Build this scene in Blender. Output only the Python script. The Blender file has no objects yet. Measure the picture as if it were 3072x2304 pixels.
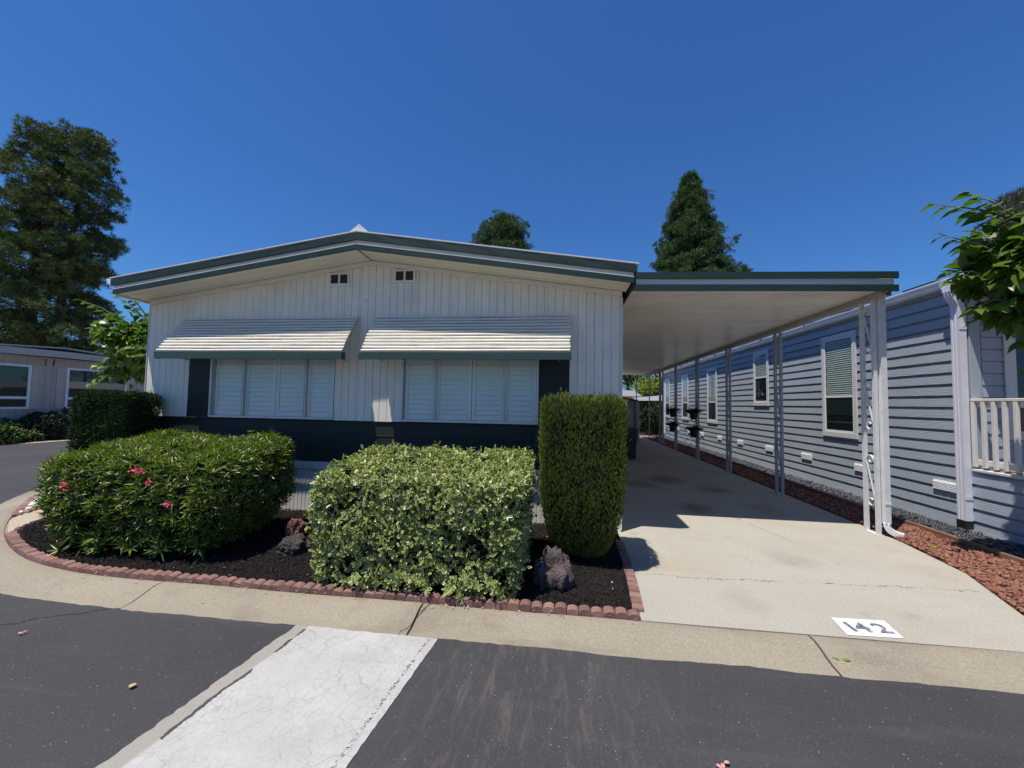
import bpy, math, random
import numpy as np
from mathutils import Vector, Matrix
random.seed(7); rng = np.random.default_rng(7)
sc = bpy.context.scene; COL = sc.collection
rad = math.radians
# ------------------------------------------------------------------ camera
CAM_H = 1.60; F_PX = 401.0; YAW = rad(7.25); PITCH = rad(2.8); ROLL = rad(1.0)
fw = Vector((-math.sin(YAW)*math.cos(PITCH), math.cos(YAW)*math.cos(PITCH), math.sin(PITCH)))
rt = Vector((math.cos(YAW), math.sin(YAW), 0)); up = rt.cross(fw)
rt2 = rt*math.cos(ROLL)+up*math.sin(ROLL); up2 = up*math.cos(ROLL)-rt*math.sin(ROLL)
cd = bpy.data.cameras.new('camera'); cam = bpy.data.objects.new('camera', cd); COL.objects.link(cam)
cd.sensor_width = 36; cd.lens = F_PX/1024*36; cd.clip_start = .05; cd.clip_end = 2000
cam.matrix_world = Matrix(((rt2.x, up2.x, -fw.x, 0), (rt2.y, up2.y, -fw.y, 0), (rt2.z, up2.z, -fw.z, CAM_H), (0, 0, 0, 1)))
sc.camera = cam
# ------------------------------------------------------------------ light
SUN_DIR = Vector((.245, .245, -1)).normalized()      # the way the light travels
w = bpy.data.worlds.new('World'); sc.world = w; w.use_nodes = True
nt = w.node_tree; nt.nodes.clear()
sky = nt.nodes.new('ShaderNodeTexSky'); sky.sky_type = 'NISHITA'; sky.sun_disc = False
sky.sun_elevation = math.asin(-SUN_DIR.z); sky.sun_rotation = math.atan2(-SUN_DIR.x, -SUN_DIR.y)
sky.altitude = 50; sky.air_density = 1.25; sky.dust_density = .1; sky.ozone_density = 3.0
bg = nt.nodes.new('ShaderNodeBackground'); bg.inputs[1].default_value = .071
tint = nt.nodes.new('ShaderNodeMixRGB'); tint.blend_type = 'MULTIPLY'; tint.inputs[0].default_value = 1; tint.inputs[2].default_value = (.41, .80, 1.36, 1)   # the deep blue of this clear day
wo = nt.nodes.new('ShaderNodeOutputWorld'); nt.links.new(sky.outputs[0], tint.inputs[1]); nt.links.new(tint.outputs[0], bg.inputs[0]); nt.links.new(bg.outputs[0], wo.inputs[0])
sl = bpy.data.lights.new('sun', 'SUN'); sl.energy = 5.0; sl.angle = rad(.53); sl.color = (1, .95, .87)
so = bpy.data.objects.new('sun', sl); COL.objects.link(so); so.location = (-5, -5, 20)
so.rotation_euler = SUN_DIR.to_track_quat('-Z', 'Y').to_euler()
vs = sc.view_settings; vs.view_transform = 'Standard'; vs.look = 'None'; vs.exposure = .22; vs.gamma = 1; vs.use_curve_mapping = False
sc.cycles.use_denoising = True
sc.cycles.max_bounces = 8; sc.cycles.diffuse_bounces = 5; sc.cycles.transparent_max_bounces = 12
# ------------------------------------------------------------------ materials
MATS = {}
def newmat(name):
    m = bpy.data.materials.new(name); m.use_nodes = True; t = m.node_tree; t.nodes.clear()
    o = t.nodes.new('ShaderNodeOutputMaterial'); p = t.nodes.new('ShaderNodeBsdfPrincipled'); t.links.new(p.outputs[0], o.inputs[0])
    MATS[name] = m
    return m, t, p, o
def N(t, kind, **kw):
    n = t.nodes.new('ShaderNode'+kind)
    for k, v in kw.items():
        if k.startswith('i_'): n.inputs[k[2:].replace('_', ' ')].default_value = v
        else: setattr(n, k, v)
    return n
def L(t, a, b): t.links.new(a, b)
def c4(c): return (*c, 1) if len(c) == 3 else c
def pos(t, scale=(1, 1, 1), rot=(0, 0, 0)):
    g = N(t, 'NewGeometry'); mp = N(t, 'Mapping'); mp.inputs['Scale'].default_value = scale; mp.inputs['Rotation'].default_value = rot
    L(t, g.outputs['Position'], mp.inputs[0]); return mp.outputs[0]
def noise(t, vec, scale, detail=4, rough=.55, dist=0):
    n = N(t, 'TexNoise'); n.inputs['Scale'].default_value = scale; n.inputs['Detail'].default_value = detail
    n.inputs['Roughness'].default_value = rough; n.inputs['Distortion'].default_value = dist
    L(t, vec, n.inputs['Vector']); return n.outputs['Fac']
def ramp(t, fac, a, b, ca=(0, 0, 0), cb=(1, 1, 1)):
    r = N(t, 'ValToRGB'); e = r.color_ramp.elements; e[0].position = a; e[1].position = b; e[0].color = c4(ca); e[1].color = c4(cb)
    L(t, fac, r.inputs[0]); return r.outputs[0]
def mix(t, fac, a, b, mode='MIX'):
    m = N(t, 'MixRGB', blend_type=mode)
    for i, x in ((0, fac), (1, a), (2, b)):
        if hasattr(x, 'is_output'): L(t, x, m.inputs[i])
        else: m.inputs[i].default_value = x if i == 0 else c4(x)
    return m.outputs[0]
def math_(t, op, a, b=0.0, c=0.0):
    m = N(t, 'Math', operation=op)
    for i, x in enumerate((a, b, c)):
        if hasattr(x, 'is_output'): L(t, x, m.inputs[i])
        else: m.inputs[i].default_value = x
    return m.outputs[0]
def bump(t, p, h, strength, dist=.01):
    b = N(t, 'Bump'); b.inputs['Strength'].default_value = strength; b.inputs['Distance'].default_value = dist
    L(t, h, b.inputs['Height']); L(t, b.outputs[0], p.inputs['Normal']); return b
def simple(name, col, rough=.6, var=.12, scale=3, fine=0, bstr=0, bscale=60, stretch=(1, 1, 1), metal=0, spec=.5, objvar=0, dirt=None, dscale=2.5, damt=.5, streak=0):
    m, t, p, o = newmat(name); v = pos(t, stretch)
    lo = tuple(x*(1-var) for x in col); hi = tuple(min(1, x*(1+var)) for x in col)
    c = ramp(t, noise(t, v, scale, 6, .6), .3, .7, lo, hi)
    if fine: c = mix(t, fine, c, ramp(t, noise(t, v, scale*25, 3), .35, .65, lo, hi))
    if dirt:
        f = ramp(t, noise(t, v, dscale, 7, .65), .5, .75)
        c = mix(t, math_(t, 'MULTIPLY', f, damt), c, dirt)
    if streak:
        f = ramp(t, noise(t, pos(t, (14, 14, .55)), 1.3, 6, .65), .52, .72); c = mix(t, math_(t, 'MULTIPLY', f, streak), c, tuple(x*.62 for x in (dirt or col)))
    if objvar:
        oi = N(t, 'ObjectInfo'); f = math_(t, 'MULTIPLY_ADD', oi.outputs['Random'], objvar*2, 1-objvar)
        cc = N(t, 'CombineColor'); [L(t, f, cc.inputs[i]) for i in range(3)]
        c = mix(t, 1.0, c, cc.outputs[0], 'MULTIPLY')
    L(t, c, p.inputs['Base Color']); p.inputs['Roughness'].default_value = rough; p.inputs['Metallic'].default_value = metal
    p.inputs['Specular IOR Level'].default_value = spec
    if bstr: bump(t, p, noise(t, v, bscale, 4), bstr)
    return m
simple('wall_white', (.86, .775, .63), .5, .05, 2.5, .2, .05, 40, dirt=(.45, .42, .36), dscale=1.6, damt=.35, objvar=.04, streak=.15)
simple('trim_white', (.80, .765, .69), .45, .05, 4, .1, objvar=.02, dirt=(.5, .46, .4), dscale=5, damt=.3)
simple('soffit_white', (.78, .72, .58), .5, .05, 3, .1, objvar=.03)
simple('band_white', (.74, .71, .66), .5, .05, 4, .2, .1, 120)
simple('green_band', (.013, .032, .019), .45, .2, 2.5, .2, .06, 30)
simple('dark_siding', (.009, .0125, .0065), .6, .2, 3, .2, .15, 140, (1, 1, 6))
simple('awning_cream', (.74, .70, .60), .42, .06, 6, .1, objvar=.03)
simple('awning_valance', (.036, .062, .048), .4, .12, 4)
simple('aluminium', (.55, .55, .56), .38, .1, 8, metal=.5)
simple('shutter_white', (.84, .80, .73), .4, .03, 3)
simple('dark_void', (.01, .01, .012), .8)
simple('vent_dark', (.10, .085, .075), .7)
simple('roof_coat', (.62, .62, .62), .7, .1, 6, .3, .2, 60)
simple('skirt_white', (.66, .63, .57), .5, .07, 3, .2, dirt=(.32, .29, .25), dscale=2, damt=.4, objvar=.04, streak=.35)
simple('carport_pan', (.82, .79, .72), .30, .08, 1.5, .1, objvar=.05, dirt=(.5, .45, .38), dscale=1.2, damt=.3)
simple('post_white', (.68, .68, .66), .42, .05, 6, .1, dirt=(.45, .38, .3), dscale=9, damt=.4)
simple('post_shade_grey', (.36, .37, .39), .42, .06, 6)  # the front post's paint darkened: carport roof shade put into the colour
simple('beam_tan', (.40, .37, .33), .55, .12, 6)
simple('blue_trim', (.62, .61, .60), .5, .08, 7, .2, .12, 90)
simple('gutter_white', (.74, .74, .76), .32, .05, 6)
simple('downspout_lilac', (.66, .66, .71), .35, .05, 6, streak=.15)
simple('blue_soffit', (.55, .53, .50), .6)
simple('concrete_foot', (.11, .115, .13), .8, .15, 5, .3, .3, 60)
simple('vinyl_window', (.78, .79, .80), .35, .03)
simple('blind', (.46, .53, .48), .5)
simple('blind_dark', (.10, .12, .12), .5)
simple('wood_board', (.20, .105, .06), .75, .35, 6, .4, .4, 40, (6, .6, 6), dirt=(.28, .2, .15), damt=.5)
simple('railing_cream', (.66, .63, .58), .55, .06, 5)
simple('deck_wood', (.34, .20, .11), .7, .25, 8, .2)
simple('bin_black', (.012, .012, .014), .38, .2, 4)
simple('brick_red', (.22, .115, .095), .85, .25, 14, .5, .5, 120, objvar=.22, dirt=(.34, .25, .22), dscale=9, damt=.6)
simple('tan_wall', (.46, .405, .35), .65, .08, 3, .2, objvar=.03)
simple('tan_fascia', (.46, .43, .40), .6, .06, 2)
simple('tan_shutter', (.56, .48, .39), .65, .06, 4)
simple('grey_roof', (.42, .42, .43), .75, .15, 3, .3)
simple('shed_wall', (.36, .38, .42), .6, .06)
simple('dark_trim', (.03, .03, .034), .5)
simple('far_white', (.75, .75, .73), .6, .04)
simple('solar', (.012, .014, .02), .2, .1)
simple('bark', (.085, .062, .048), .9, .4, 6, .5, .8, 30, (3, 3, .7))
simple('bark_grey', (.17, .145, .12), .9, .3, 6, .5, .6, 30, (3, 3, .7))
simple('twig', (.075, .055, .04), .85, .3, 8)
simple('pot_black', (.014, .013, .013), .5)
simple('yard_soil', (.24, .19, .14), .95, .3, 2, .5, .4, 40)
simple('verge_tan', (.42, .33, .23), .95, .2, 3, .5, .4, 40)
simple('white_pebble', (.72, .71, .69), .7, .08, 20)
simple('black_pebble', (.035, .038, .046), .38, .5, 25)
simple('string_wire', (.03, .03, .03), .6)
simple('bulb_glass', (.75, .72, .6), .1)
simple('flower_pink', (.62, .035, .10), .6, .2, 20)
simple('pine_far_grey', (.10, .10, .09), .8)
def mat_siding_blue():
    m, t, p, o = newmat('siding_blue'); v = pos(t, (1, .35, 3.2))
    g = noise(t, v, 9, 5, .6, 1.2); g2 = noise(t, pos(t, (1, 1, 1)), 1.2, 5)
    c = mix(t, ramp(t, g2, .35, .7), (.315, .355, .405), (.36, .40, .45))
    oi = N(t, 'ObjectInfo'); c = mix(t, math_(t, 'MULTIPLY', oi.outputs['Random'], .16), c, (.27, .305, .35))
    st = ramp(t, noise(t, pos(t, (1, .9, 2)), 2.3, 5, .6), .66, .76); c = mix(t, math_(t, 'MULTIPLY', st, .25), c, (.19, .20, .225))
    L(t, c, p.inputs['Base Color']); p.inputs['Roughness'].default_value = .55
    w2 = N(t, 'TexWave', wave_type='BANDS', bands_direction='Z'); w2.inputs['Scale'].default_value = 16; w2.inputs['Distortion'].default_value = 9; w2.inputs['Detail'].default_value = 3; w2.inputs['Detail Scale'].default_value = .8
    L(t, pos(t, (1, .28, 1)), w2.inputs['Vector'])
    bump(t, p, w2.outputs['Fac'], .35, .004)
mat_siding_blue()
def speck(t, scale, thr):
    v = N(t, 'TexVoronoi', feature='F1'); v.inputs['Scale'].default_value = scale
    L(t, pos(t), v.inputs['Vector'])
    return v
def mat_asphalt():
    m, t, p, o = newmat('asphalt'); v = pos(t)
    c = ramp(t, noise(t, v, .55, 6, .6), .3, .72, (.032, .032, .034), (.060, .059, .061))
    c = mix(t, .35, c, ramp(t, noise(t, v, 160, 3, .7), .35, .65, (.026, .026, .028), (.072, .071, .072)))
    # worn brownish scuffs to the right of the white band
    sx = N(t, 'SeparateXYZ'); L(t, v, sx.inputs[0])
    reg = math_(t, 'SUBTRACT', 1.0, math_(t, 'MULTIPLY', math_(t, 'ABSOLUTE', math_(t, 'SUBTRACT', sx.outputs[0], -.1)), 1.05)); reg = ramp(t, reg, 0, .6)
    sc1 = ramp(t, noise(t, pos(t, (5, .9, 1), (0, 0, .35)), 3.2, 7, .75, .6), .5, .68)
    c = mix(t, math_(t, 'MULTIPLY', math_(t, 'MULTIPLY', sc1, reg), .55), c, (.135, .105, .088))
    # pale swept streaks
    stv = ramp(t, noise(t, pos(t, (.35, 3.0, 1), (0, 0, -.5)), 1.6, 5, .6), .55, .75)
    c = mix(t, math_(t, 'MULTIPLY', stv, .28), c, (.105, .105, .108))
    # small pale stones in the seal coat
    vo = speck(t, 52, 0); cc = N(t, 'SeparateColor'); L(t, vo.outputs['Color'], cc.inputs[0])
    sp = math_(t, 'MULTIPLY', math_(t, 'LESS_THAN', vo.outputs['Distance'], .17), math_(t, 'GREATER_THAN', cc.outputs[0], .955))
    c = mix(t, math_(t, 'MULTIPLY', sp, .8), c, (.30, .29, .27))
    vo = speck(t, 120, 0); cc = N(t, 'SeparateColor'); L(t, vo.outputs['Color'], cc.inputs[0])
    sp = math_(t, 'MULTIPLY', math_(t, 'LESS_THAN', vo.outputs['Distance'], .3), math_(t, 'GREATER_THAN', cc.outputs[0], .93))
    c = mix(t, math_(t, 'MULTIPLY', sp, .6), c, (.18, .175, .17))
    # one thin crack running off the curb joint
    yy = math_(t, 'ADD', math_(t, 'MULTIPLY_ADD', sx.outputs[0], .62, 4.98), math_(t, 'MULTIPLY_ADD', noise(t, v, 6, 5, .7), .16, -.08))
    d = math_(t, 'ABSOLUTE', math_(t, 'SUBTRACT', sx.outputs[1], yy))
    ck = math_(t, 'MULTIPLY', math_(t, 'LESS_THAN', d, .008), math_(t, 'MULTIPLY', math_(t, 'GREATER_THAN', sx.outputs[0], -4.15), math_(t, 'LESS_THAN', sx.outputs[0], -3.3)))
    c = mix(t, ck, c, (.012, .012, .012))
    L(t, c, p.inputs['Base Color']); p.inputs['Roughness'].default_value = .82; p.inputs['Specular IOR Level'].default_value = .3
    bump(t, p, noise(t, v, 190, 3, .7), .5, .004)
mat_asphalt()
def mat_concrete(name, a, b, stain, cracks=(), joint=()):
    m, t, p, o = newmat(name); v = pos(t)
    c = ramp(t, noise(t, v, 1.1, 7, .62), .32, .7, a, b)
    c = mix(t, .62, c, ramp(t, noise(t, v, 75, 4, .75), .3, .7, tuple(x*.72 for x in a), tuple(min(1, x*1.18) for x in b)))
    s = ramp(t, noise(t, pos(t, (.8, 1.5, 1)), .9, 6, .62, .4), .52, .74)
    c = mix(t, math_(t, 'MULTIPLY', s, .7), c, stain)
    s2 = ramp(t, noise(t, v, 2.7, 5, .6), .62, .74); c = mix(t, math_(t, 'MULTIPLY', s2, .42), c, tuple(x*.55 for x in a))
    vo = speck(t, 60, 0); cc = N(t, 'SeparateColor'); L(t, vo.outputs['Color'], cc.inputs[0])
    sp = math_(t, 'MULTIPLY', math_(t, 'LESS_THAN', vo.outputs['Distance'], .26), math_(t, 'GREATER_THAN', cc.outputs[0], .82))
    c = mix(t, math_(t, 'MULTIPLY', sp, .35), c, tuple(x*.5 for x in a))
    sx = N(t, 'SeparateXYZ'); L(t, v, sx.inputs[0])
    for (bx_, by_, br_, ba_) in joint:                      # oil and tyre stains
        dx_ = math_(t, 'DIVIDE', math_(t, 'SUBTRACT', sx.outputs[0], bx_), br_); dy_ = math_(t, 'DIVIDE', math_(t, 'SUBTRACT', sx.outputs[1], by_), br_*1.25)
        dd_ = math_(t, 'ADD', math_(t, 'SQRT', math_(t, 'ADD', math_(t, 'MULTIPLY', dx_, dx_), math_(t, 'MULTIPLY', dy_, dy_))), math_(t, 'MULTIPLY_ADD', noise(t, v, 4, 6, .65), 1.2, -.6))
        c = mix(t, math_(t, 'MULTIPLY', ramp(t, dd_, .35, 1.05, (1, 1, 1), (0, 0, 0)), ba_), c, (.07, .062, .055))
    for (ax, k, off, lo, hi, wd, amp) in cracks:          # other = k*axis+off with wobble
        A = sx.outputs[0] if ax == 'x' else sx.outputs[1]; B = sx.outputs[1] if ax == 'x' else sx.outputs[0]
        yy = math_(t, 'ADD', math_(t, 'MULTIPLY_ADD', A, k, off), math_(t, 'MULTIPLY_ADD', noise(t, v, 2.2, 8, .72), amp*2, -amp))
        d = math_(t, 'ABSOLUTE', math_(t, 'SUBTRACT', B, yy))
        wv = math_(t, 'MULTIPLY', ramp(t, noise(t, v, 5, 3), .35, .65), wd)
        ck = math_(t, 'MULTIPLY', math_(t, 'LESS_THAN', d, wv), math_(t, 'MULTIPLY', math_(t, 'GREATER_THAN', A, lo), math_(t, 'LESS_THAN', A, hi)))
        c = mix(t, math_(t, 'MULTIPLY', ck, .85), c, (.06, .05, .042))
    L(t, c, p.inputs['Base Color']); p.inputs['Roughness'].default_value = .86; p.inputs['Specular IOR Level'].default_value = .3
    bump(t, p, noise(t, v, 130, 4, .7), .45, .004)
mat_concrete('driveway', (.325, .298, .245), (.415, .388, .33), (.34, .26, .17), cracks=[('x', .05, 3.98, .7, 3.9, .0065, .22), ('y', -.28, 4.25, 5.2, 8.3, .007, .14)], joint=[(2.2, 9.2, .5, .55), (2.9, 8.3, .4, .4), (2.1, 6.75, .34, .6), (3.2, 6.9, .4, .3), (1.6, 8.6, .4, .35), (2.4, 4.7, .3, .16), (1.5, 3.6, .25, .14)])
mat_concrete('curb_concrete', (.235, .198, .143), (.325, .283, .215), (.115, .098, .076), cracks=[('y', .35, -2.13, 2.6, 3.3, .012, .12)])
mat_concrete('path_concrete', (.36, .31, .22), (.44, .385, .29), (.34, .26, .16))
def mat_stripe():
    m, t, p, o = newmat('road_paint_white'); v = pos(t); sx = N(t, 'SeparateXYZ'); L(t, v, sx.inputs[0])
    base = ramp(t, noise(t, v, 3, 6, .65), .3, .7, (.37, .355, .335), (.46, .445, .42))
    dv = N(t, 'VectorMath', operation='ADD'); nz = N(t, 'TexNoise'); nz.inputs['Scale'].default_value = 7; nz.inputs['Detail'].default_value = 4; L(t, v, nz.inputs['Vector'])
    sc_ = N(t, 'VectorMath', operation='SCALE'); sc_.inputs['Scale'].default_value = .13; L(t, nz.outputs['Color'], sc_.inputs[0]); L(t, v, dv.inputs[0]); L(t, sc_.outputs[0], dv.inputs[1])
    for s_, wd, amt, col in ((13, .05, .55, (.22, .22, .22)), (36, .09, .42, (.27, .27, .27)), (4.5, .014, .55, (.16, .16, .16))):
        vo = N(t, 'TexVoronoi', feature='DISTANCE_TO_EDGE'); vo.inputs['Scale'].default_value = s_; L(t, dv.outputs[0], vo.inputs['Vector'])
        k = ramp(t, noise(t, v, 1.7+s_*.05, 4), .32, .58)
        e = math_(t, 'MULTIPLY', ramp(t, vo.outputs['Distance'], 0, wd, (1, 1, 1), (0, 0, 0)), k)
        base = mix(t, math_(t, 'MULTIPLY', e, amt), base, col)
    # worn left margin, black broken line near the right edge
    wob = math_(t, 'MULTIPLY_ADD', noise(t, v, 9, 5, .7), .06, -.03)
    xr = math_(t, 'SUBTRACT', sx.outputs[0], math_(t, 'MULTIPLY', math_(t, 'SUBTRACT', sx.outputs[1], 2.85), .098))   # the band runs a little askew
    xl = math_(t, 'ADD', xr, wob)
    lm = ramp(t, math_(t, 'ADD', xl, 1.835), -.02, .02, (1, 1, 1), (0, 0, 0))
    base = mix(t, math_(t, 'MULTIPLY', lm, .75), base, (.25, .228, .19))
    e2 = math_(t, 'ABSOLUTE', math_(t, 'ADD', xl, 1.825)); ck = math_(t, 'MULTIPLY', math_(t, 'LESS_THAN', e2, .011), math_(t, 'GREATER_THAN', noise(t, v, 3.5, 4), .5))
    base = mix(t, ck, base, (.05, .05, .05))
    rl = math_(t, 'ABSOLUTE', math_(t, 'ADD', xr, .905))
    far = ramp(t, sx.outputs[1], 1.9, 2.6, (1, 1, 1), (0, 0, 0))
    rk = math_(t, 'MULTIPLY', math_(t, 'LESS_THAN', math_(t, 'ADD', rl, math_(t, 'MULTIPLY', wob, .15)), .010), math_(t, 'GREATER_THAN', math_(t, 'ADD', noise(t, v, 60, 4, .8), math_(t, 'MULTIPLY', far, .09)), .63))
    base = mix(t, rk, base, (.035, .034, .036))
    L(t, base, p.inputs['Base Color']); p.inputs['Roughness'].default_value = .7; bump(t, p, noise(t, v, 120, 4), .3, .003)
mat_stripe()
def mat_wornpaint(name, col, under, thr, scale):
    m, t, p, o = newmat(name); v = pos(t)
    f = ramp(t, noise(t, v, scale, 6, .75), thr-.05, thr+.05)
    L(t, mix(t, f, col, under), p.inputs['Base Color']); p.inputs['Roughness'].default_value = .75; bump(t, p, noise(t, v, 130, 4), .4, .003)
mat_wornpaint('number_white', (.66, .66, .68), (.5, .48, .45), .66, 30)
mat_wornpaint('number_black', (.13, .13, .16), (.6, .6, .62), .58, 40)
def mat_mulch(name, a, b, sc_=30):
    m, t, p, o = newmat(name); v = pos(t)
    c = ramp(t, noise(t, v, sc_, 6, .7), .3, .7, a, b)
    L(t, c, p.inputs['Base Color']); p.inputs['Roughness'].default_value = .95; p.inputs['Specular IOR Level'].default_value = .15
    bump(t, p, noise(t, v, sc_*1.5, 5, .7), 1, .02)
mat_mulch('mulch_soil', (.010, .008, .008), (.026, .021, .020))
mat_mulch('lava_soil', (.09, .035, .022), (.24, .10, .06))
mat_mulch('pebble_soil', (.014, .014, .016), (.05, .05, .055))
def island(name, cols, rough=.8, trans=0, spec=.3, vein=None, edge=None, bstr=0):
    """many loose pieces: the colour varies from piece to piece"""
    m, t, p, o = newmat(name); g = N(t, 'NewGeometry'); r = N(t, 'ValToRGB'); e = r.color_ramp.elements
    n = len(cols); e[0].position = 0; e[0].color = c4(cols[0]); e[1].position = 1; e[1].color = c4(cols[-1])
    for i in range(1, n-1): x = e.new(i/(n-1)); x.color = c4(cols[i])
    L(t, g.outputs['Random Per Island'], r.inputs[0]); c = r.outputs[0]
    if edge:
        uv = N(t, 'UVMap'); s = N(t, 'SeparateXYZ'); L(t, uv.outputs[0], s.inputs[0])
        thr = math_(t, 'MULTIPLY_ADD', g.outputs['Random Per Island'], .2, .69)
        c = mix(t, math_(t, 'GREATER_THAN', s.outputs[0], thr), c, edge)
    L(t, c, p.inputs['Base Color']); p.inputs['Roughness'].default_value = rough; p.inputs['Specular IOR Level'].default_value = spec
    if bstr: bump(t, p, noise(t, pos(t), 90, 4, .7), bstr, .01)
    if trans:
        tr = N(t, 'BsdfTranslucent'); L(t, mix(t, 1.0, c, (1.0, 1.25, .45), 'MULTIPLY'), tr.inputs[0])
        ms = N(t, 'MixShader'); ms.inputs[0].default_value = trans
        L(t, p.outputs[0], ms.inputs[1]); L(t, tr.outputs[0], ms.inputs[2]); L(t, ms.outputs[0], o.inputs[0])
    return m
island('mulch_chip', [(.009, .008, .008), (.016, .013, .013), (.022, .018, .017), (.034, .028, .026), (.02, .016, .016), (.012, .010, .010), (.055, .043, .038)], .9, spec=.2)
island('lava_stone', [(.17, .07, .048), (.29, .13, .09), (.23, .095, .065), (.34, .175, .125), (.12, .05, .036)], .95, spec=.15, bstr=.8)
island('leaf_variegated', [(.09, .145, .018), (.15, .21, .025), (.065, .115, .018), (.20, .26, .03), (.11, .165, .02)], .34, .28, .5, edge=(.58, .57, .27))
island('leaf_oleander', [(.08, .13, .018), (.13, .19, .024), (.18, .24, .03), (.10, .16, .02), (.065, .11, .018), (.32, .27, .05)], .32, .3, .5)
island('leaf_juniper', [(.085, .125, .02), (.14, .18, .03), (.19, .22, .04), (.10, .145, .022), (.17, .14, .04)], .65, .15, .25)
island('leaf_yew', [(.018, .040, .013), (.032, .058, .018), (.05, .08, .022), (.024, .046, .016)], .75, .1, .15)
island('leaf_mulberry', [(.075, .13, .022), (.115, .19, .03), (.16, .23, .035), (.065, .12, .024), (.10, .17, .028)], .38, .4, .5)
island('needle_pine', [(.050, .090, .032), (.085, .125, .042), (.15, .165, .055), (.062, .105, .036), (.11, .14, .048)], .7, .12, .25)
island('needle_redwood', [(.034, .07, .028), (.055, .10, .034), (.085, .13, .04), (.042, .082, .03)], .7, .12, .25)
island('needle_grey', [(.09, .10, .075), (.13, .13, .10), (.07, .08, .06)], .7, .1, .25)
island('leaf_tree', [(.035, .075, .02), (.06, .11, .028), (.085, .14, .035), (.05, .09, .024)], .5, .25, .4)
island('leaf_yellow', [(.16, .20, .03), (.24, .25, .04), (.13, .18, .03)], .5, .3, .4)
island('leaf_bright', [(.13, .18, .04), (.18, .23, .05), (.09, .14, .03)], .5, .3, .4)
island('leaf_dark', [(.012, .024, .012), (.02, .036, .016), (.03, .045, .02)], .6, .1, .3)  # real dark leaves, and painted shade inside the clipped shrubs
island('litter', [(.32, .24, .14), (.42, .34, .22), (.25, .17, .1), (.5, .42, .3)], .8, .1)
island('leaf_green_single', [(.20, .30, .03), (.2, .3, .03)], .5, .3)
island('leaf_tan_single', [(.55, .42, .22), (.55, .42, .22)], .6, .2)
island('leaf_brown_single', [(.16, .11, .05), (.16, .11, .05)], .7, .1)
island('petal_pale', [(.62, .33, .30), (.62, .33, .30)], .6, .2)
def mat_rock(name, a, b):
    m, t, p, o = newmat(name); v = pos(t)
    c = ramp(t, noise(t, v, 9, 8, .7, .3), .32, .7, a, b)
    L(t, c, p.inputs['Base Color']); p.inputs['Roughness'].default_value = .95
    mu = N(t, 'TexVoronoi', feature='F1'); mu.inputs['Scale'].default_value = 48; L(t, v, mu.inputs['Vector'])
    h = math_(t, 'ADD', math_(t, 'MULTIPLY', mu.outputs['Distance'], .7), noise(t, v, 60, 6, .75)); bump(t, p, h, 1, .025)
mat_rock('rock_purple', (.062, .046, .045), (.175, .132, .126)); mat_rock('rock_red', (.14, .055, .038), (.30, .14, .10)); mat_rock('rock_dark', (.032, .027, .025), (.12, .098, .088))
def mat_glass(name, tint=(.8, .85, .85), fac=.2):
    m, t, p, o = newmat(name); t.nodes.remove(p)
    tr = N(t, 'BsdfTransparent'); tr.inputs[0].default_value = c4(tint); gl = N(t, 'BsdfGlossy'); gl.inputs['Roughness'].default_value = .02; gl.inputs[0].default_value = (.9, .95, 1, 1)
    fr = N(t, 'Fresnel'); fr.inputs['IOR'].default_value = 1.5; gg = N(t, 'NewGeometry'); f = math_(t, 'MULTIPLY', math_(t, 'ADD', math_(t, 'MULTIPLY', fr.outputs[0], 1.0), fac), math_(t, 'SUBTRACT', 1.0, gg.outputs['Backfacing']))
    ms = N(t, 'MixShader'); L(t, f, ms.inputs[0]); L(t, tr.outputs[0], ms.inputs[1]); L(t, gl.outputs[0], ms.inputs[2]); L(t, ms.outputs[0], o.inputs[0])
mat_glass('glass', (.96, .98, .98), .0); mat_glass('glass_dark', (.6, .68, .66), .02)
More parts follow.
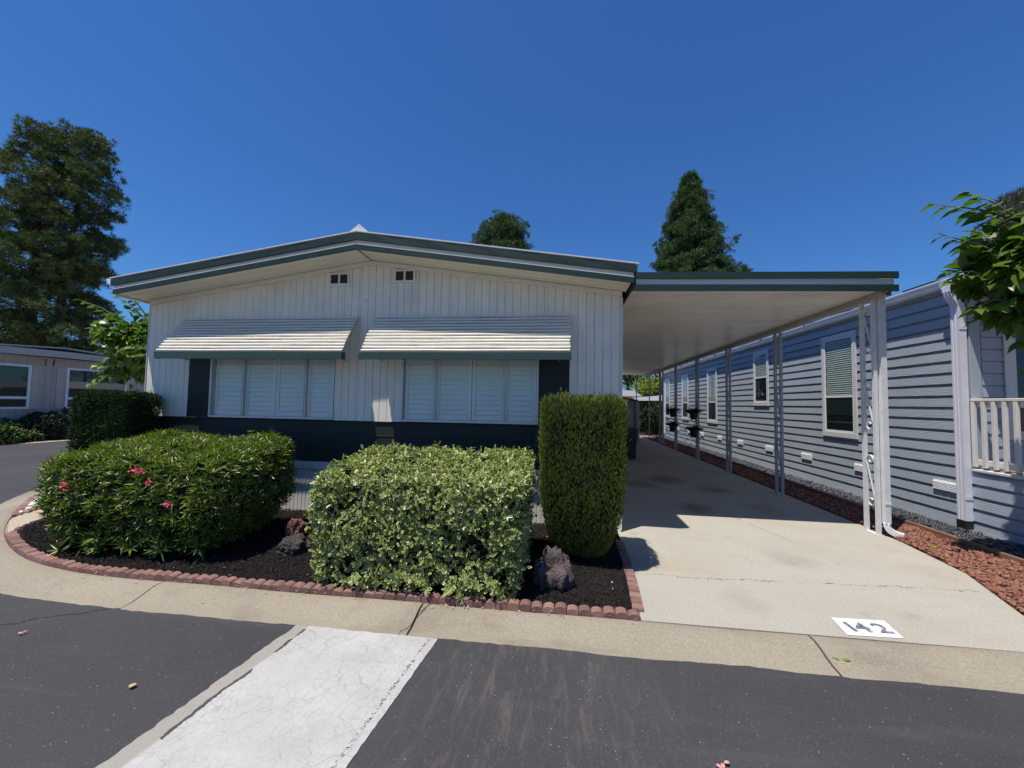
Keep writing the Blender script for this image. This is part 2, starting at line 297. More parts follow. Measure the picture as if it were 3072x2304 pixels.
# ------------------------------------------------------------------ mesh helpers
class MB:
    def __init__(s): s.v = []; s.f = []
    def add(s, vs_, fs):
        o = len(s.v); s.v += [tuple(x) for x in vs_]; s.f += [tuple(i+o for i in f) for f in fs]; return s
    def box(s, x0, x1, y0, y1, z0, z1):
        return s.add([(x0, y0, z0), (x1, y0, z0), (x1, y1, z0), (x0, y1, z0), (x0, y0, z1), (x1, y0, z1), (x1, y1, z1), (x0, y1, z1)],
                     [(0, 3, 2, 1), (4, 5, 6, 7), (0, 1, 5, 4), (1, 2, 6, 5), (2, 3, 7, 6), (3, 0, 4, 7)])
    def cbox(s, x0, x1, y0, y1, z0, z1, c=.004):
        """box with all edges chamfered"""
        lo = (x0, y0, z0); hi = (x1, y1, z1); vs_ = []; idx = {}
        for sx in (0, 1):
            for sy in (0, 1):
                for sz in (0, 1):
                    sg = (sx, sy, sz)
                    for a in range(3):
                        q = []
                        for k in range(3):
                            e = hi[k] if sg[k] else lo[k]
                            q.append(e if k == a else e+(-c if sg[k] else c))
                        idx[(sg, a)] = len(vs_); vs_.append(q)
        fs = []
        for a in range(3):
            b, d = (a+1) % 3, (a+2) % 3
            for sd in (0, 1):
                cyc = []
                for (p, q) in ((0, 0), (1, 0), (1, 1), (0, 1)):
                    g = [0, 0, 0]; g[a] = sd; g[b] = p; g[d] = q; cyc.append(idx[(tuple(g), a)])
                fs.append(tuple(cyc if sd else cyc[::-1]))
            for p in (0, 1):          # edges parallel to a
                for q in (0, 1):
                    g0 = [0, 0, 0]; g1 = [0, 0, 0]; g0[a] = 0; g1[a] = 1
                    for g in (g0, g1): g[b] = p; g[d] = q
                    fs.append((idx[(tuple(g0), b)], idx[(tuple(g1), b)], idx[(tuple(g1), d)], idx[(tuple(g0), d)]))
        for sx in (0, 1):
            for sy in (0, 1):
                for sz in (0, 1): fs.append(tuple(idx[((sx, sy, sz), a)] for a in range(3)))
        return s.add(vs_, fs)
    def sweep(s, rings, caps=True, closed=True):
        n = len(rings[0]); o = len(s.v)
        for r in rings: s.v += [tuple(p) for p in r]
        for i in range(len(rings)-1):
            for j in range(n if closed else n-1):
                a = o+i*n+j; b = o+i*n+(j+1) % n; s.f.append((a, b, b+n, a+n))
        if caps and closed: s.f.append(tuple(o+j for j in range(n))[::-1]); s.f.append(tuple(o+(len(rings)-1)*n+j for j in range(n)))
        return s
    def tube(s, path, r, n=8):
        P = [Vector(p) for p in path]; R = r if hasattr(r, '__len__') else [r]*len(P); rings = []
        for i, p in enumerate(P):
            d = (P[min(i+1, len(P)-1)]-P[max(i-1, 0)]).normalized(); a = d.orthogonal().normalized() if abs(d.z) > .99 else d.cross(Vector((0, 0, 1))).normalized(); b = d.cross(a)
            rings.append([p+a*math.cos(k*2*math.pi/n)*R[i]+b*math.sin(k*2*math.pi/n)*R[i] for k in range(n)])
        return s.sweep(rings)
    def poly(s, pts, z0, z1):
        """flat polygon plate"""
        n = len(pts); return s.add([(x, y, z0) for x, y in pts]+[(x, y, z1) for x, y in pts],
            [tuple(range(n))[::-1], tuple(range(n, 2*n))]+[(i, (i+1) % n, n+(i+1) % n, n+i) for i in range(n)])
    def prismY(s, pts, y0, y1):     # polygon in XZ
        n = len(pts); return s.add([(x, y0, z) for x, z in pts]+[(x, y1, z) for x, z in pts],
            [tuple(range(n)), tuple(range(n, 2*n))[::-1]]+[((i+1) % n, i, n+i, n+(i+1) % n) for i in range(n)])
    def prismX(s, pts, x0, x1):     # polygon in YZ
        n = len(pts); return s.add([(x0, y, z) for y, z in pts]+[(x1, y, z) for y, z in pts],
            [tuple(range(n))[::-1], tuple(range(n, 2*n))]+[(i, (i+1) % n, n+(i+1) % n, n+i) for i in range(n)])
def wloc(o):
    v = Vector((0, 0, 0))
    while o: v += o.location; o = o.parent
    return v
def link(name, me, mat, parent=None, loc=None):
    o = bpy.data.objects.new(name, me); COL.objects.link(o)
    if mat and not me.materials: me.materials.append(MATS[mat])
    if parent: o.parent = parent
    if loc is not None: o.location = loc
    return o
def fix(me):
    import bmesh
    b = bmesh.new(); b.from_mesh(me); bmesh.ops.recalc_face_normals(b, faces=b.faces); b.to_mesh(me); b.free()
def build(name, mb, mat, parent=None, smooth=False, at=None, recalc=True):
    """a mesh object; mb is in world coordinates; its origin goes to `at` or the parent's"""
    off = wloc(parent) if parent else Vector((0, 0, 0)); base = Vector(at) if at is not None else off
    me = bpy.data.meshes.new(name); me.from_pydata([(x-base.x, y-base.y, z-base.z) for x, y, z in mb.v], [], mb.f)
    if recalc: fix(me)
    if smooth: me.polygons.foreach_set('use_smooth', [True]*len(me.polygons))
    return link(name, me, mat, parent, base-off)
def thing(name, loc, label, cat, group=None):
    o = bpy.data.objects.new(name, None); COL.objects.link(o); o.location = loc; o.empty_display_size = .2
    return tag(o, label, cat, group)
def tag(o, label=None, cat=None, group=None, kind=None):
    for k, v in (('label', label), ('category', cat), ('group', group), ('kind', kind)):
        if v: o[k] = v
    return o
def structure(name, mb, mat, **k): return tag(build(name, mb, mat, **k), kind='structure')
TM = {  # leaf templates: verts (along, across, lift), faces, u
 'lance': ([(0, 0, 0), (.4, -.5, .05), (1, 0, -.12), (.4, .5, .05)], [(0, 1, 2), (0, 2, 3)], [0, 1, 0, 1]),
 'oval': ([(.5, 0, -.02), (0, 0, 0), (.22, -.36, .04), (.55, -.5, .06), (.87, -.34, .02), (1, 0, -.06), (.87, .34, .02), (.55, .5, .06), (.22, .36, .04)],
          [(0, i, i % 8+1) for i in range(1, 9)], [0]+[1]*8),
 'heart': ([(.45, 0, -.05), (0, 0, 0), (-.1, -.3, .02), (.15, -.52, .03), (.5, -.42, .02), (.62, -.30, .0), (1, 0, -.22), (.62, .30, .0), (.5, .42, .02), (.15, .52, .03), (-.1, .3, .02)],
           [(0, i, i % 10+1) for i in range(1, 11)], [0]+[1]*10),
 'needle': ([(0, -.5, 0), (1, 0, 0), (0, .5, 0)], [(0, 1, 2)], [0, 1, 0]),
 'spray': ([(0, 0, 0), (.45, -.5, .04), (1, 0, 0), (.45, .5, .04)], [(0, 1, 2, 3)], [0, 1, 1, 1]),
}
def unit(a): return a/np.maximum(np.linalg.norm(a, axis=1, keepdims=True), 1e-9)
def rand_unit(n): return unit(rng.normal(size=(n, 3)))
def scatter_mesh(name, P, D, Nn, Ln, Wd, tm):
    T, F, U = TM[tm]; T = np.array(T, float); n = len(P); k = len(T)
    D = unit(D); S = unit(np.cross(D, Nn)); U3 = np.cross(S, D)
    V = P[:, None]+Ln[:, None, None]*T[None, :, 0:1]*D[:, None]+Wd[:, None, None]*T[None, :, 1:2]*S[:, None]+Ln[:, None, None]*T[None, :, 2:3]*U3[:, None]
    return raw_mesh(name, V.reshape(-1, 3), F, k, n, U)
def raw_mesh(name, V, F, k, n, U=None):
    tot = np.array([len(f) for f in F]); flat = np.concatenate([np.array(f) for f in F])
    li = (flat[None]+np.arange(n)[:, None]*k).ravel(); lt = np.tile(tot, n); ls = np.concatenate([[0], np.cumsum(lt)[:-1]])
    me = bpy.data.meshes.new(name); me.vertices.add(len(V)); me.vertices.foreach_set('co', np.ascontiguousarray(V, np.float32).ravel())
    me.loops.add(len(li)); me.loops.foreach_set('vertex_index', li.astype(np.int32))
    me.polygons.add(len(lt)); me.polygons.foreach_set('loop_start', ls.astype(np.int32)); me.polygons.foreach_set('loop_total', lt.astype(np.int32))
    if U is not None:
        uv = me.uv_layers.new(name='UVMap'); u = np.array(U, np.float32)[np.tile(flat, n)]
        uv.data.foreach_set('uv', np.stack([u, np.zeros_like(u)], 1).ravel())
    me.update(calc_edges=True); return me
def foliage(name, parent, mat, P, D, Nn, Ln, Wd, tm):
    off = np.array(wloc(parent)); me = scatter_mesh(name, P-off, D, Nn, Ln, Wd, tm)
    return link(name, me, mat, parent)
def wob(P, f, seed=0):
    r = np.random.default_rng(seed); o = np.zeros(len(P))
    for i in range(6):
        k = r.normal(size=3)*f*(1+.35*i); o += np.sin(P@k+r.uniform(0, 6.28))/(1+.35*i)
    return o/2.2
def U_(a, b, n): return rng.uniform(a, b, n)
# ================================================================== THE SETTING
structure('ground', MB().add([(-600, -600, -.10), (600, -600, -.10), (600, 600, -.10), (-600, 600, -.10)], [(0, 1, 2, 3)]), 'yard_soil', recalc=False)
structure('road', MB().add([(-18.4, -14, -.06), (40, -14, -.06), (40, 3.3, -.06), (-18.4, 3.3, -.06)], [(0, 1, 2, 3)]).add(
    [(-18.4, 3.3, -.06), (-6, 3.3, -.06), (-6, 70, -.06), (-18.4, 70, -.06)], [(0, 1, 2, 3)]), 'asphalt', recalc=False)
# inner line of the rolled curb, right to left and round the corner
INNER = [(30, 3.17), (.6, 3.17), (-3.9, 3.17), (-4.4, 3.2), (-4.85, 3.28), (-5.3, 3.41), (-5.8, 3.62), (-6.35, 3.91), (-6.9, 4.27), (-7.45, 4.70), (-8.0, 5.2), (-8.56, 5.78), (-9.1, 6.5), (-9.55, 7.4), (-9.85, 8.5), (-10.0, 10), (-10.05, 13), (-10.05, 60)]
def resample(pts, step):
    out = [Vector(pts[0])]; acc = 0
    for a, b in zip(pts[:-1], pts[1:]):
        a = Vector(a); b = Vector(b); l = (b-a).length
        while acc+l >= step:
            a = a+(b-a).normalized()*(step-acc); l = (b-a).length; acc = 0; out.append(a.copy())
        acc += l
    return out
def smooth_line(pts, it=2):
    p = [Vector(q) for q in pts]
    for _ in range(it):
        q = [p[0]]
        for a, b in zip(p[:-1], p[1:]): q += [a*.75+b*.25, a*.25+b*.75]
        p = q+[p[-1]]
    return p
inner = smooth_line(INNER)
def normals(p):
    out = []
    for i in range(len(p)):
        d = (p[min(i+1, len(p)-1)]-p[max(i-1, 0)]).normalized(); out.append(Vector((d.y*-1, d.x)))   # left of travel; travel is -X so left is -Y: outward
    return out
lot = [(v.x, v.y) for v in inner]+[(30, 60)]
structure('lot', MB().add([(x, y, -.012) for x, y in lot], [tuple(range(len(lot)))[::-1]]), 'yard_soil', recalc=False)
curb_root = bpy.data.objects.new('curb', None); COL.objects.link(curb_root); curb_root['kind'] = 'structure'; curb_root.location = (0, 3, 0)
CP = [(-.0, -.20), (0, -.002), (.035, .004), (.085, .003), (.14, -.010), (.20, -.030), (.27, -.049), (.345, -.0555), (.36, -.065), (.36, -.20)]
fine = resample([(v.x, v.y) for v in inner], .06)
def split_at(line, conds):
    secs = []; cur = [line[0]]
    for v in line[1:]:
        cur.append(v)
        if conds and conds[0](v): secs.append(cur); cur = [v+Vector((1e-4, 0))]; conds = conds[1:]
    secs.append(cur); return secs
jx = [10.5, 6.2, 1.78, -1.02, -3.36]
secs = split_at(fine, [lambda v, a=a: v.x < a for a in jx]+[lambda v: v.x < -6.45, lambda v: v.x < -9.0, lambda v: v.y > 10.5, lambda v: v.y > 14, lambda v: v.y > 18])
for si, sct in enumerate(secs):
    nn = normals(sct)
    # trim 7 mm off both ends: the joint
    pts = [p.copy() for p in sct]
    d0 = (pts[1]-pts[0]).normalized(); d1 = (pts[-1]-pts[-2]).normalized(); pts[0] += d0*.007; pts[-1] -= d1*.007
    mb = MB(); er = [random.gauss(0, .004)+.006*math.sin(i*.37) for i in range(len(pts))]; dz = random.uniform(-.003, .003); wv = random.uniform(0, 6)
    mb.sweep([[(p.x+n.x*(o+(er[i] if o > .3 else 0)), p.y+n.y*(o+(er[i] if o > .3 else 0)), z+(dz+.003*math.sin(i*.21+wv) if z > -.1 else 0)) for o, z in CP] for i, (p, n) in enumerate(zip(pts, nn))])
    build('curb_section', mb, 'curb_concrete', curb_root, smooth=False)
# driveway: three poured slabs
dr = bpy.data.objects.new('driveway', None); COL.objects.link(dr); dr['kind'] = 'structure'; dr.location = (2.4, 5, 0)
RE = [(3.28, 3.178), (3.62, 3.73), (3.97, 4.58), (4.10, 5.5), (4.13, 6.2)]
build('slab', MB().poly([(.60, 3.178), (.70, 5.0), (.73, 8.10)]+[(4.13, 8.34)]+RE[::-1], -.15, 0), 'driveway', dr)
build('slab', MB().poly([(.73, 8.112), (.73, 13.2), (4.13, 13.4), (4.13, 8.352)], -.15, .002), 'driveway', dr)
build('slab', MB().poly([(.73, 13.212), (.73, 21), (4.13, 21), (4.13, 13.412)], -.15, .001), 'driveway', dr)
structure('planting_bed', MB().add([(x, y, z) for x, y, z in
    [(.60, 3.22, .0), (-3.9, 3.22, 0), (-4.6, 3.30, 0), (-5.3, 3.5, 0), (-5.85, 3.74, 0), (-6.33, 3.99, 0), (-6.66, 4.65, .01), (-6.7, 5.33, .02), (-6.2, 5.33, .03), (.70, 5.33, .03), (.68, 4.2, .02)]]
    +[(-.2, 4.2, .05), (-3, 4.2, .055), (-5.3, 4.4, .05)],
    [(0, 1, 12, 11), (1, 2, 3, 13, 12), (3, 4, 5, 13), (5, 6, 13), (6, 7, 8, 13), (8, 9, 11, 12, 13), (9, 10, 11), (10, 0, 11)]), 'mulch_soil', smooth=True)
structure('walkway', MB().poly([(-6.37, 3.96), (-6.95, 4.33), (-7.32, 4.72), (-7.62, 5.6), (-7.66, 12), (-6.80, 12), (-6.78, 5.2), (-6.66, 4.5)], -.1, .004), 'path_concrete')
structure('lava_rock_strip', MB().add([(x, y, -.004) for x, y in [(3.28, 3.18), (5.0, 3.18), (4.70, 3.2), (4.70, 22), (4.13, 22), (4.13, 6.2), (4.10, 5.5), (3.97, 4.58), (3.62, 3.73)]], [(0, 2, 8), (2, 3, 4, 5), (2, 5, 6, 7), (2, 7, 8)]), 'lava_soil', recalc=False)
structure('pebble_strip', MB().add([(4.74, 3.2, -.002), (5.6, 3.2, -.002), (5.6, 24, -.002), (4.74, 24, -.002)], [(0, 1, 2, 3)]), 'pebble_soil', recalc=False)
structure('pebble_bed', MB().add([(x, y, -.002) for x, y in [(-7.2, 4.56), (-7.95, 5.2), (-8.5, 5.75), (-8.9, 6.6), (-8.9, 9), (-7.72, 9), (-7.68, 5.5)]], [tuple(range(7))[::-1]]), 'white_pebble', recalc=False)
# painted marks
nb_ = 160; lf, rg = [], []
for i in range(nb_+1):
    f_ = i/nb_; yy = 2.825-5*f_; lf.append((-1.93-.49*f_+random.gauss(0, .004)+.004*math.sin(i*.6), yy, -.056)); rg.append((-.85-.51*f_+random.gauss(0, .0015), yy-.012, -.056))
structure('painted_road_band', MB().add(lf+rg, [(i, i+1, nb_+2+i, nb_+1+i) for i in range(nb_)]), 'road_paint_white', recalc=False)
num = thing('painted_house_number', (2.2, 3.33, 0), 'white painted square with worn black number 142 on the driveway', 'house number')
build('white_square', MB().add([(2.02, 3.205, .004), (2.395, 3.222, .004), (2.44, 3.462, .004), (2.06, 3.448, .004)], [(0, 1, 2, 3)]), 'number_white', num, recalc=False)
for ch, x in (('1', 2.068), ('4', 2.148), ('2', 2.283)):
    cu = bpy.data.curves.new('numeral', 'FONT'); cu.body = ch; cu.size = .24; cu.offset = .005
    to = bpy.data.objects.new('numeral_tmp', cu); COL.objects.link(to); bpy.context.view_layer.update()
    me = bpy.data.meshes.new_from_object(to.evaluated_get(bpy.context.evaluated_depsgraph_get())); bpy.data.objects.remove(to); bpy.data.curves.remove(cu)
    me.materials.clear(); o = link('numeral', me, 'number_black', num, Vector((x-2.2, 3.262-3.33+(x-2.05)*.05, .008))); o.rotation_euler = (0, 0, .045); o.scale = (.82, .72, 1)
# ---- loose mineral stuff
ICO_V = []; 
_t = (1+5**.5)/2
ICO_V = np.array([(-1, _t, 0), (1, _t, 0), (-1, -_t, 0), (1, -_t, 0), (0, -1, _t), (0, 1, _t), (0, -1, -_t), (0, 1, -_t), (_t, 0, -1), (_t, 0, 1), (-_t, 0, -1), (-_t, 0, 1)], float); ICO_V /= np.linalg.norm(ICO_V[0])
ICO_F = [(0, 11, 5), (0, 5, 1), (0, 1, 7), (0, 7, 10), (0, 10, 11), (1, 5, 9), (5, 11, 4), (11, 10, 2), (10, 7, 6), (7, 1, 8), (3, 9, 4), (3, 4, 2), (3, 2, 6), (3, 6, 8), (3, 8, 9), (4, 9, 5), (2, 4, 11), (6, 2, 10), (8, 6, 7), (9, 8, 1)]
def rot_batch(n, tilt):
    a = U_(0, 6.283, n); ax = rng.normal(size=(n, 3))*tilt; ca, sa = np.cos(a), np.sin(a)
    R = np.zeros((n, 3, 3)); R[:, 0, 0] = ca; R[:, 0, 1] = -sa; R[:, 1, 0] = sa; R[:, 1, 1] = ca; R[:, 2, 2] = 1
    T = np.tile(np.eye(3), (n, 1, 1)); T[:, 0, 2] = ax[:, 0]; T[:, 2, 0] = -ax[:, 0]; T[:, 1, 2] = ax[:, 1]; T[:, 2, 1] = -ax[:, 1]
    return T@R
def stones(name, P, size, flat, mat, rough=.25, smooth=True):
    n = len(P); V = ICO_V[None]*(1+rng.normal(size=(n, 12, 1))*rough)*np.stack([np.ones(n), U_(.6, 1, n), U_(flat*.7, flat*1.2, n)], 1)[:, None]
    V = np.einsum('nij,nkj->nki', rot_batch(n, .35), V)*size[:, None, None]+P[:, None]
    me = raw_mesh(name, V.reshape(-1, 3), ICO_F, 12, n)
    if smooth: me.polygons.foreach_set('use_smooth', [True]*len(me.polygons))
    return tag(link(name, me, mat), kind='stuff')
def inside(poly, X, Y):
    r = np.zeros(len(X), bool); n = len(poly)
    for i in range(n):
        x0, y0 = poly[i]; x1, y1 = poly[(i+1) % n]
        c = ((y0 > Y) != (y1 > Y)) & (X < (x1-x0)*(Y-y0)/(y1-y0+1e-12)+x0); r ^= c
    return r
def in_poly(poly, dens):
    p = np.array(poly); lo, hi = p.min(0), p.max(0); n = int((hi-lo).prod()*dens); X = U_(lo[0], hi[0], n); Y = U_(lo[1], hi[1], n); k = inside(poly, X, Y); return X[k], Y[k]
lr = [(3.32, 3.2), (4.69, 3.2), (4.69, 7), (4.15, 7), (4.15, 6.2), (4.12, 5.5), (3.99, 4.58), (3.64, 3.73)]
X, Y = in_poly(lr, 3400); X2, Y2 = in_poly([(4.15, 7), (4.69, 7), (4.69, 20), (4.15, 20)], 900)
sz = np.concatenate([U_(.011, .026, len(X)), U_(.018, .036, len(X2))]); X = np.concatenate([X, X2]); Y = np.concatenate([Y, Y2])
stones('lava_gravel', np.stack([X, Y, .004+np.abs(rng.normal(size=len(X)))*.012+.012*np.sin(X*9)*np.sin(Y*7)+.02*(X-4.1)], 1), sz, .6, 'lava_stone', .3, False)
X, Y = in_poly([(4.77, 3.2), (5.36, 3.2), (5.36, 8.5), (4.77, 8.5)], 2200); X2, Y2 = in_poly([(4.77, 8.5), (5.36, 8.5), (5.36, 22.5), (4.77, 22.5)], 700)
sz = np.concatenate([U_(.014, .030, len(X)), U_(.022, .042, len(X2))]); X = np.concatenate([X, X2]); Y = np.concatenate([Y, Y2])
stones('black_pebbles', np.stack([X, Y, .004+np.abs(rng.normal(size=len(X)))*.012], 1), sz, .62, 'black_pebble', .08)
X, Y = in_poly([(-7.22, 4.6), (-7.95, 5.24), (-8.45, 5.75), (-8.7, 6.5), (-8.7, 8), (-7.75, 8), (-7.7, 5.5)], 900)
stones('white_pebbles', np.stack([X, Y, .006+np.abs(rng.normal(size=len(X)))*.012], 1), U_(.02, .04, len(X)), .6, 'white_pebble', .1)
BED = [(.60, 3.26), (-3.9, 3.26), (-4.6, 3.34), (-5.3, 3.54), (-5.85, 3.78), (-6.3, 4.02), (-6.6, 4.65), (-6.3, 5.28), (.66, 5.28), (.64, 4.2)]
def bed_z(X, Y): return .05*np.clip((Y-3.25)/1.0, 0, 1)*np.clip((.62-X)/.7, 0.25, 1)
X, Y = in_poly(BED, 5200); n = len(X)
BOXV = np.array([(x, y, z) for z in (-.5, .5) for y in (-.5, .5) for x in (-.5, .5)], float); BOXF = [(0, 2, 3, 1), (4, 5, 7, 6), (0, 1, 5, 4), (1, 3, 7, 5), (3, 2, 6, 7), (2, 0, 4, 6)]
V = BOXV[None]*np.stack([U_(.010, .045, n), U_(.002, .006, n), U_(.0015, .004, n)], 1)[:, None]
V = np.einsum('nij,nkj->nki', rot_batch(n, .4), V)+np.stack([X, Y, bed_z(X, Y)+.004+np.abs(rng.normal(size=n))*.008], 1)[:, None]
tag(link('bark_mulch', raw_mesh('bark_mulch', V.reshape(-1, 3), BOXF, 8, n), 'mulch_chip'), kind='stuff')
# dry leaf litter on the mulch and along the edging
X, Y = in_poly(BED, 9); X2 = U_(-4.2, .6, 70); Y2 = 3.15+rng.normal(size=70)*.03
P = np.concatenate([np.stack([X, Y, bed_z(X, Y)+.022], 1), np.stack([X2, Y2, np.full(70, .012)], 1)]); n = len(P)
D = rng.normal(size=(n, 3)); D[:, 2] *= .2
tag(link('leaf_litter', scatter_mesh('leaf_litter', P, D, np.tile([0., 0, 1], (n, 1))+rng.normal(size=(n, 3))*.3, U_(.015, .04, n), U_(.008, .016, n), 'spray'), 'litter'), kind='stuff')
for (x, y, z, s, m, lab) in [(1.82, 2.95, -.04, .075, 'leaf_green_single', 'fresh yellow green leaf lying on the curb apron'), (-2.86, 2.95, -.04, .05, 'leaf_brown_single', 'curled brown leaf on the curb left of the painted band'),
                        (-2.43, 2.07, -.052, .06, 'leaf_tan_single', 'pale tan leaf on asphalt left of the white band'), (-3.7, 2.41, -.052, .04, 'petal_pale', 'pale pink petal on asphalt near the left edge'),
                        (.75, 2.03, -.052, .045, 'petal_pale', 'pink flower scrap on asphalt at the bottom edge'), (4.23, 5.25, .035, .09, 'leaf_green_single', 'yellow leaf on red lava rock beside the driveway')]:
    n = 3; P = np.array([(0, 0, 0.)]*n)+rng.normal(size=(n, 3))*np.array([.012, .012, .001])+np.array([0, 0, .006]); D = np.array([(1, .2, .1), (.2, 1, .12), (-.6, .6, .1)])
    tag(link('fallen_leaf', scatter_mesh('fallen_leaf', P, D, np.tile([0., 0, 1], (n, 1)), np.full(n, s*.62), np.full(n, s*.4), 'oval'), m, None, Vector((x, y, z))), lab, 'leaf')
# timber edging board between the red and the black stone
bd = thing('timber_edging', (4.72, 5, 0), 'long brown timber board edging between red lava rock and black pebbles', 'garden edging')
for y0, y1 in ((2.9, 6.3), (6.31, 9.8), (9.81, 13.4), (13.41, 17.2), (17.21, 22)):
    dx = random.uniform(-.008, .008); build('board', MB().cbox(4.70+dx, 4.742+dx, y0, y1, -.1, .088+random.uniform(-.006, .006), .004), 'wood_board', bd)
# ---- scalloped garden edging
def brick_mesh(w=.089, d=.085, h=.043):
    pts = [(-w/2, -.05), (w/2, -.05), (w/2, h*.42)]+[(w/2*math.cos(a), h*.42+h*.58*math.sin(a)) for a in (rad(30), rad(60), rad(90), rad(120), rad(150))]+[(-w/2, h*.42)]
    mb = MB(); mb.prismY(pts, -d/2, d/2); me = bpy.data.meshes.new('edging_brick'); me.from_pydata(mb.v, [], mb.f); fix(me); me.materials.append(MATS['brick_red']); return me
BM = brick_mesh()
def brick_row(root, line, step=.092, z=0, lo=None):
    pts = resample(line, step)
    for i, p in enumerate(pts[:-1]):
        d = pts[i+1]-p; o = link('edging_brick', BM, None, root, Vector((p.x+d.x/2, p.y+d.y/2, z+random.uniform(-.008, .006)))-root.location)
        o.rotation_euler = (random.gauss(0, .05), random.gauss(0, .035), math.atan2(d.y, d.x)+random.gauss(0, .035)); o.scale = (1, 1, random.uniform(.93, 1.06))
e1 = thing('scalloped_edging', (-2, 3.25, 0), 'scalloped red brick edging around the front mulch bed', 'garden edging')
front = [(v.x, v.y+.055) for v in inner if -6.3 < v.x < .7]
brick_row(e1, [(.60, 3.225)]+[q for q in front if q[0] < .55])
brick_row(e1, [(.60, 3.30), (.635, 3.8), (.655, 4.3), (.665, 4.9)], .098)
brick_row(e1, [(-6.33, 4.03), (-6.50, 4.34), (-6.65, 4.65), (-6.70, 5.1)], .115)
e2 = thing('scalloped_edging', (-7.7, 5, 0), 'scalloped red brick edging around the white pebble bed across the walkway', 'garden edging')
brick_row(e2, [(-7.16, 4.53), (-7.62, 4.90), (-8.1, 5.32), (-8.6, 5.9), (-8.95, 6.6), (-9, 8)], .1)
brick_row(e2, [(-7.2, 4.62), (-7.5, 5.1), (-7.66, 5.7), (-7.7, 8)], .115)
# ================================================================== MOBILE HOME
HX0, HX1, PKX, WY = -6.25, .75, -2.70, 5.31
def zb(x): return 3.58-.147*abs(x-PKX)          # underside of the rake
home = thing('mobile_home', (-2.75, 8, 0), 'white mobile home with green banded low gable roof and dark green lower siding', 'house')
def rake_strip(name, x0, x1, o0, o1, y0, y1, mat, seg=1, wave=0, parent=None):
    mb = MB(); rings = []
    for i in range(seg+1):
        x = x0+(x1-x0)*i/seg; z = zb(x); w_ = wave*math.sin(i*1.7+x)*(0 < i < seg)
        rings.append([(x, y0, z+o0), (x, y1, z+o0), (x, y1, z+o1+w_*.6), (x, y0+w_*.5, z+o1+w_)])
    mb.sweep(rings); return build(name, mb, mat, parent or home)
FY = 4.86
rf = build('roof', MB().sweep([[(x, FY+.01, zb(x)+.212), (x, 19.6, zb(x)+.212), (x, 19.6, zb(x)+.243), (x, FY-.035, zb(x)+.243), (x, FY-.035, zb(x)+.228)] for x in (HX0-.13, PKX, HX1+.13)]), 'roof_coat', home)
build('ridge_cap', MB().sweep([[(PKX-.17, y, zb(PKX)+.215), (PKX+.17, y, zb(PKX)+.215), (PKX+.01, y, zb(PKX)+.355)] for y in (FY+.02, 19.5)]), 'roof_coat', rf)
for s, xe in ((-1, HX0-.075), (1, HX1+.075)):
    e = xe+s*.035
    rake_strip('upper_fascia', PKX, e, .128, .208, FY-.03, FY+.0, 'green_band', 14, .006)
    rake_strip('fascia_board', PKX, xe, .068, .212, FY+.012, FY+.04, 'band_white')
    rake_strip('fascia_ledge', PKX, xe, .0665, .074, FY-.022, FY+.011, 'trim_white')
    rake_strip('lower_fascia', PKX, xe, 0, .066, FY-.022, FY+.008, 'green_band', 8, .002)
    nb = 6; y0 = FY+.012; bw = (WY-y0)/nb
    for k in range(nb):
        a, b = y0+k*bw, y0+(k+1)*bw
        rake_strip('soffit_board', PKX+s*.004, HX1+.05 if s > 0 else HX0-.05, .012+(.0025 if k % 2 else 0), .03, a+.0015, b-.0015, 'soffit_white')
    rake_strip('wall_trim', PKX, HX1 if s > 0 else HX0, -.052, .008, WY-.028, WY-.004, 'trim_white')
    build('side_eave', MB().box(min(xe, xe+s*.03), max(xe, xe+s*.03), FY+.02, 19.6, zb(xe)-.01, zb(xe)+.2), 'green_band' if s > 0 else 'trim_white', home)
build('soffit_joint', MB().tube([(PKX, FY+.01, zb(PKX)+.006), (PKX, WY-.03, zb(PKX)+.006)], .006, 6), 'vent_dark', home)
build('gutter', MB().sweep([[(HX0-.145, y, 3.225), (HX0-.17, y, 3.285), (HX0-.25, y, 3.285), (HX0-.235, y, 3.235), (HX0-.19, y, 3.19), (HX0-.145, y, 3.19)] for y in (FY+.02, 19.5)]), 'gutter_white', home)
# walls behind the siding
build('wall', MB().box(HX0+.01, HX1-.01, WY+.16, WY+.26, 0, 2.95), 'dark_void', home)
build('gable_wall', MB().prismY([(HX0+.01, 2.3), (HX1-.01, 2.3), (HX1-.01, zb(HX1)+.01), (PKX, zb(PKX)+.01), (HX0+.01, zb(HX0)+.01)], WY+.014, WY+.06), 'wall_white', home)
# vertical siding boards
WIN = [(-5.17, -3.21), (-2.22, -.32)]; PAN = [(-5.53, -5.17), (-.32, .08)]
OPEN = [(-5.53, -3.21), (-2.22, .08)]
x = HX0; k = 0; edges = []
cuts = sorted([a for o_ in OPEN for a in o_])
while x < HX1-.001:
    wd = .032 if k % 13 == 7 else .1075
    nx = min(x+wd, HX1)
    for c_ in cuts:
        if x < c_-.004 < nx: nx = c_
    edges.append((x, nx)); x = nx; k += 1
for a, b in edges:
    mid = (a+b)/2; z0 = 2.34 if any(o0 < mid < o1 for o0, o1 in OPEN) else 1.318
    g = .0035; ty = WY+random.uniform(-.0008, .0008); ta, tb = zb(a)-.02, zb(b)-.02
    mb = MB(); r0 = [(a+.001, WY+.013), (a+.001, WY+.008), (a+g+.002, ty), (b-g-.002, ty), (b-.001, WY+.008), (b-.001, WY+.013)]
    mb.sweep([[(x_, y_, z0) for x_, y_ in r0], [(x_, y_, (ta+(tb-ta)*(x_-a)/(b-a))) for x_, y_ in r0]])
    build('siding_board', mb, 'wall_white', home)
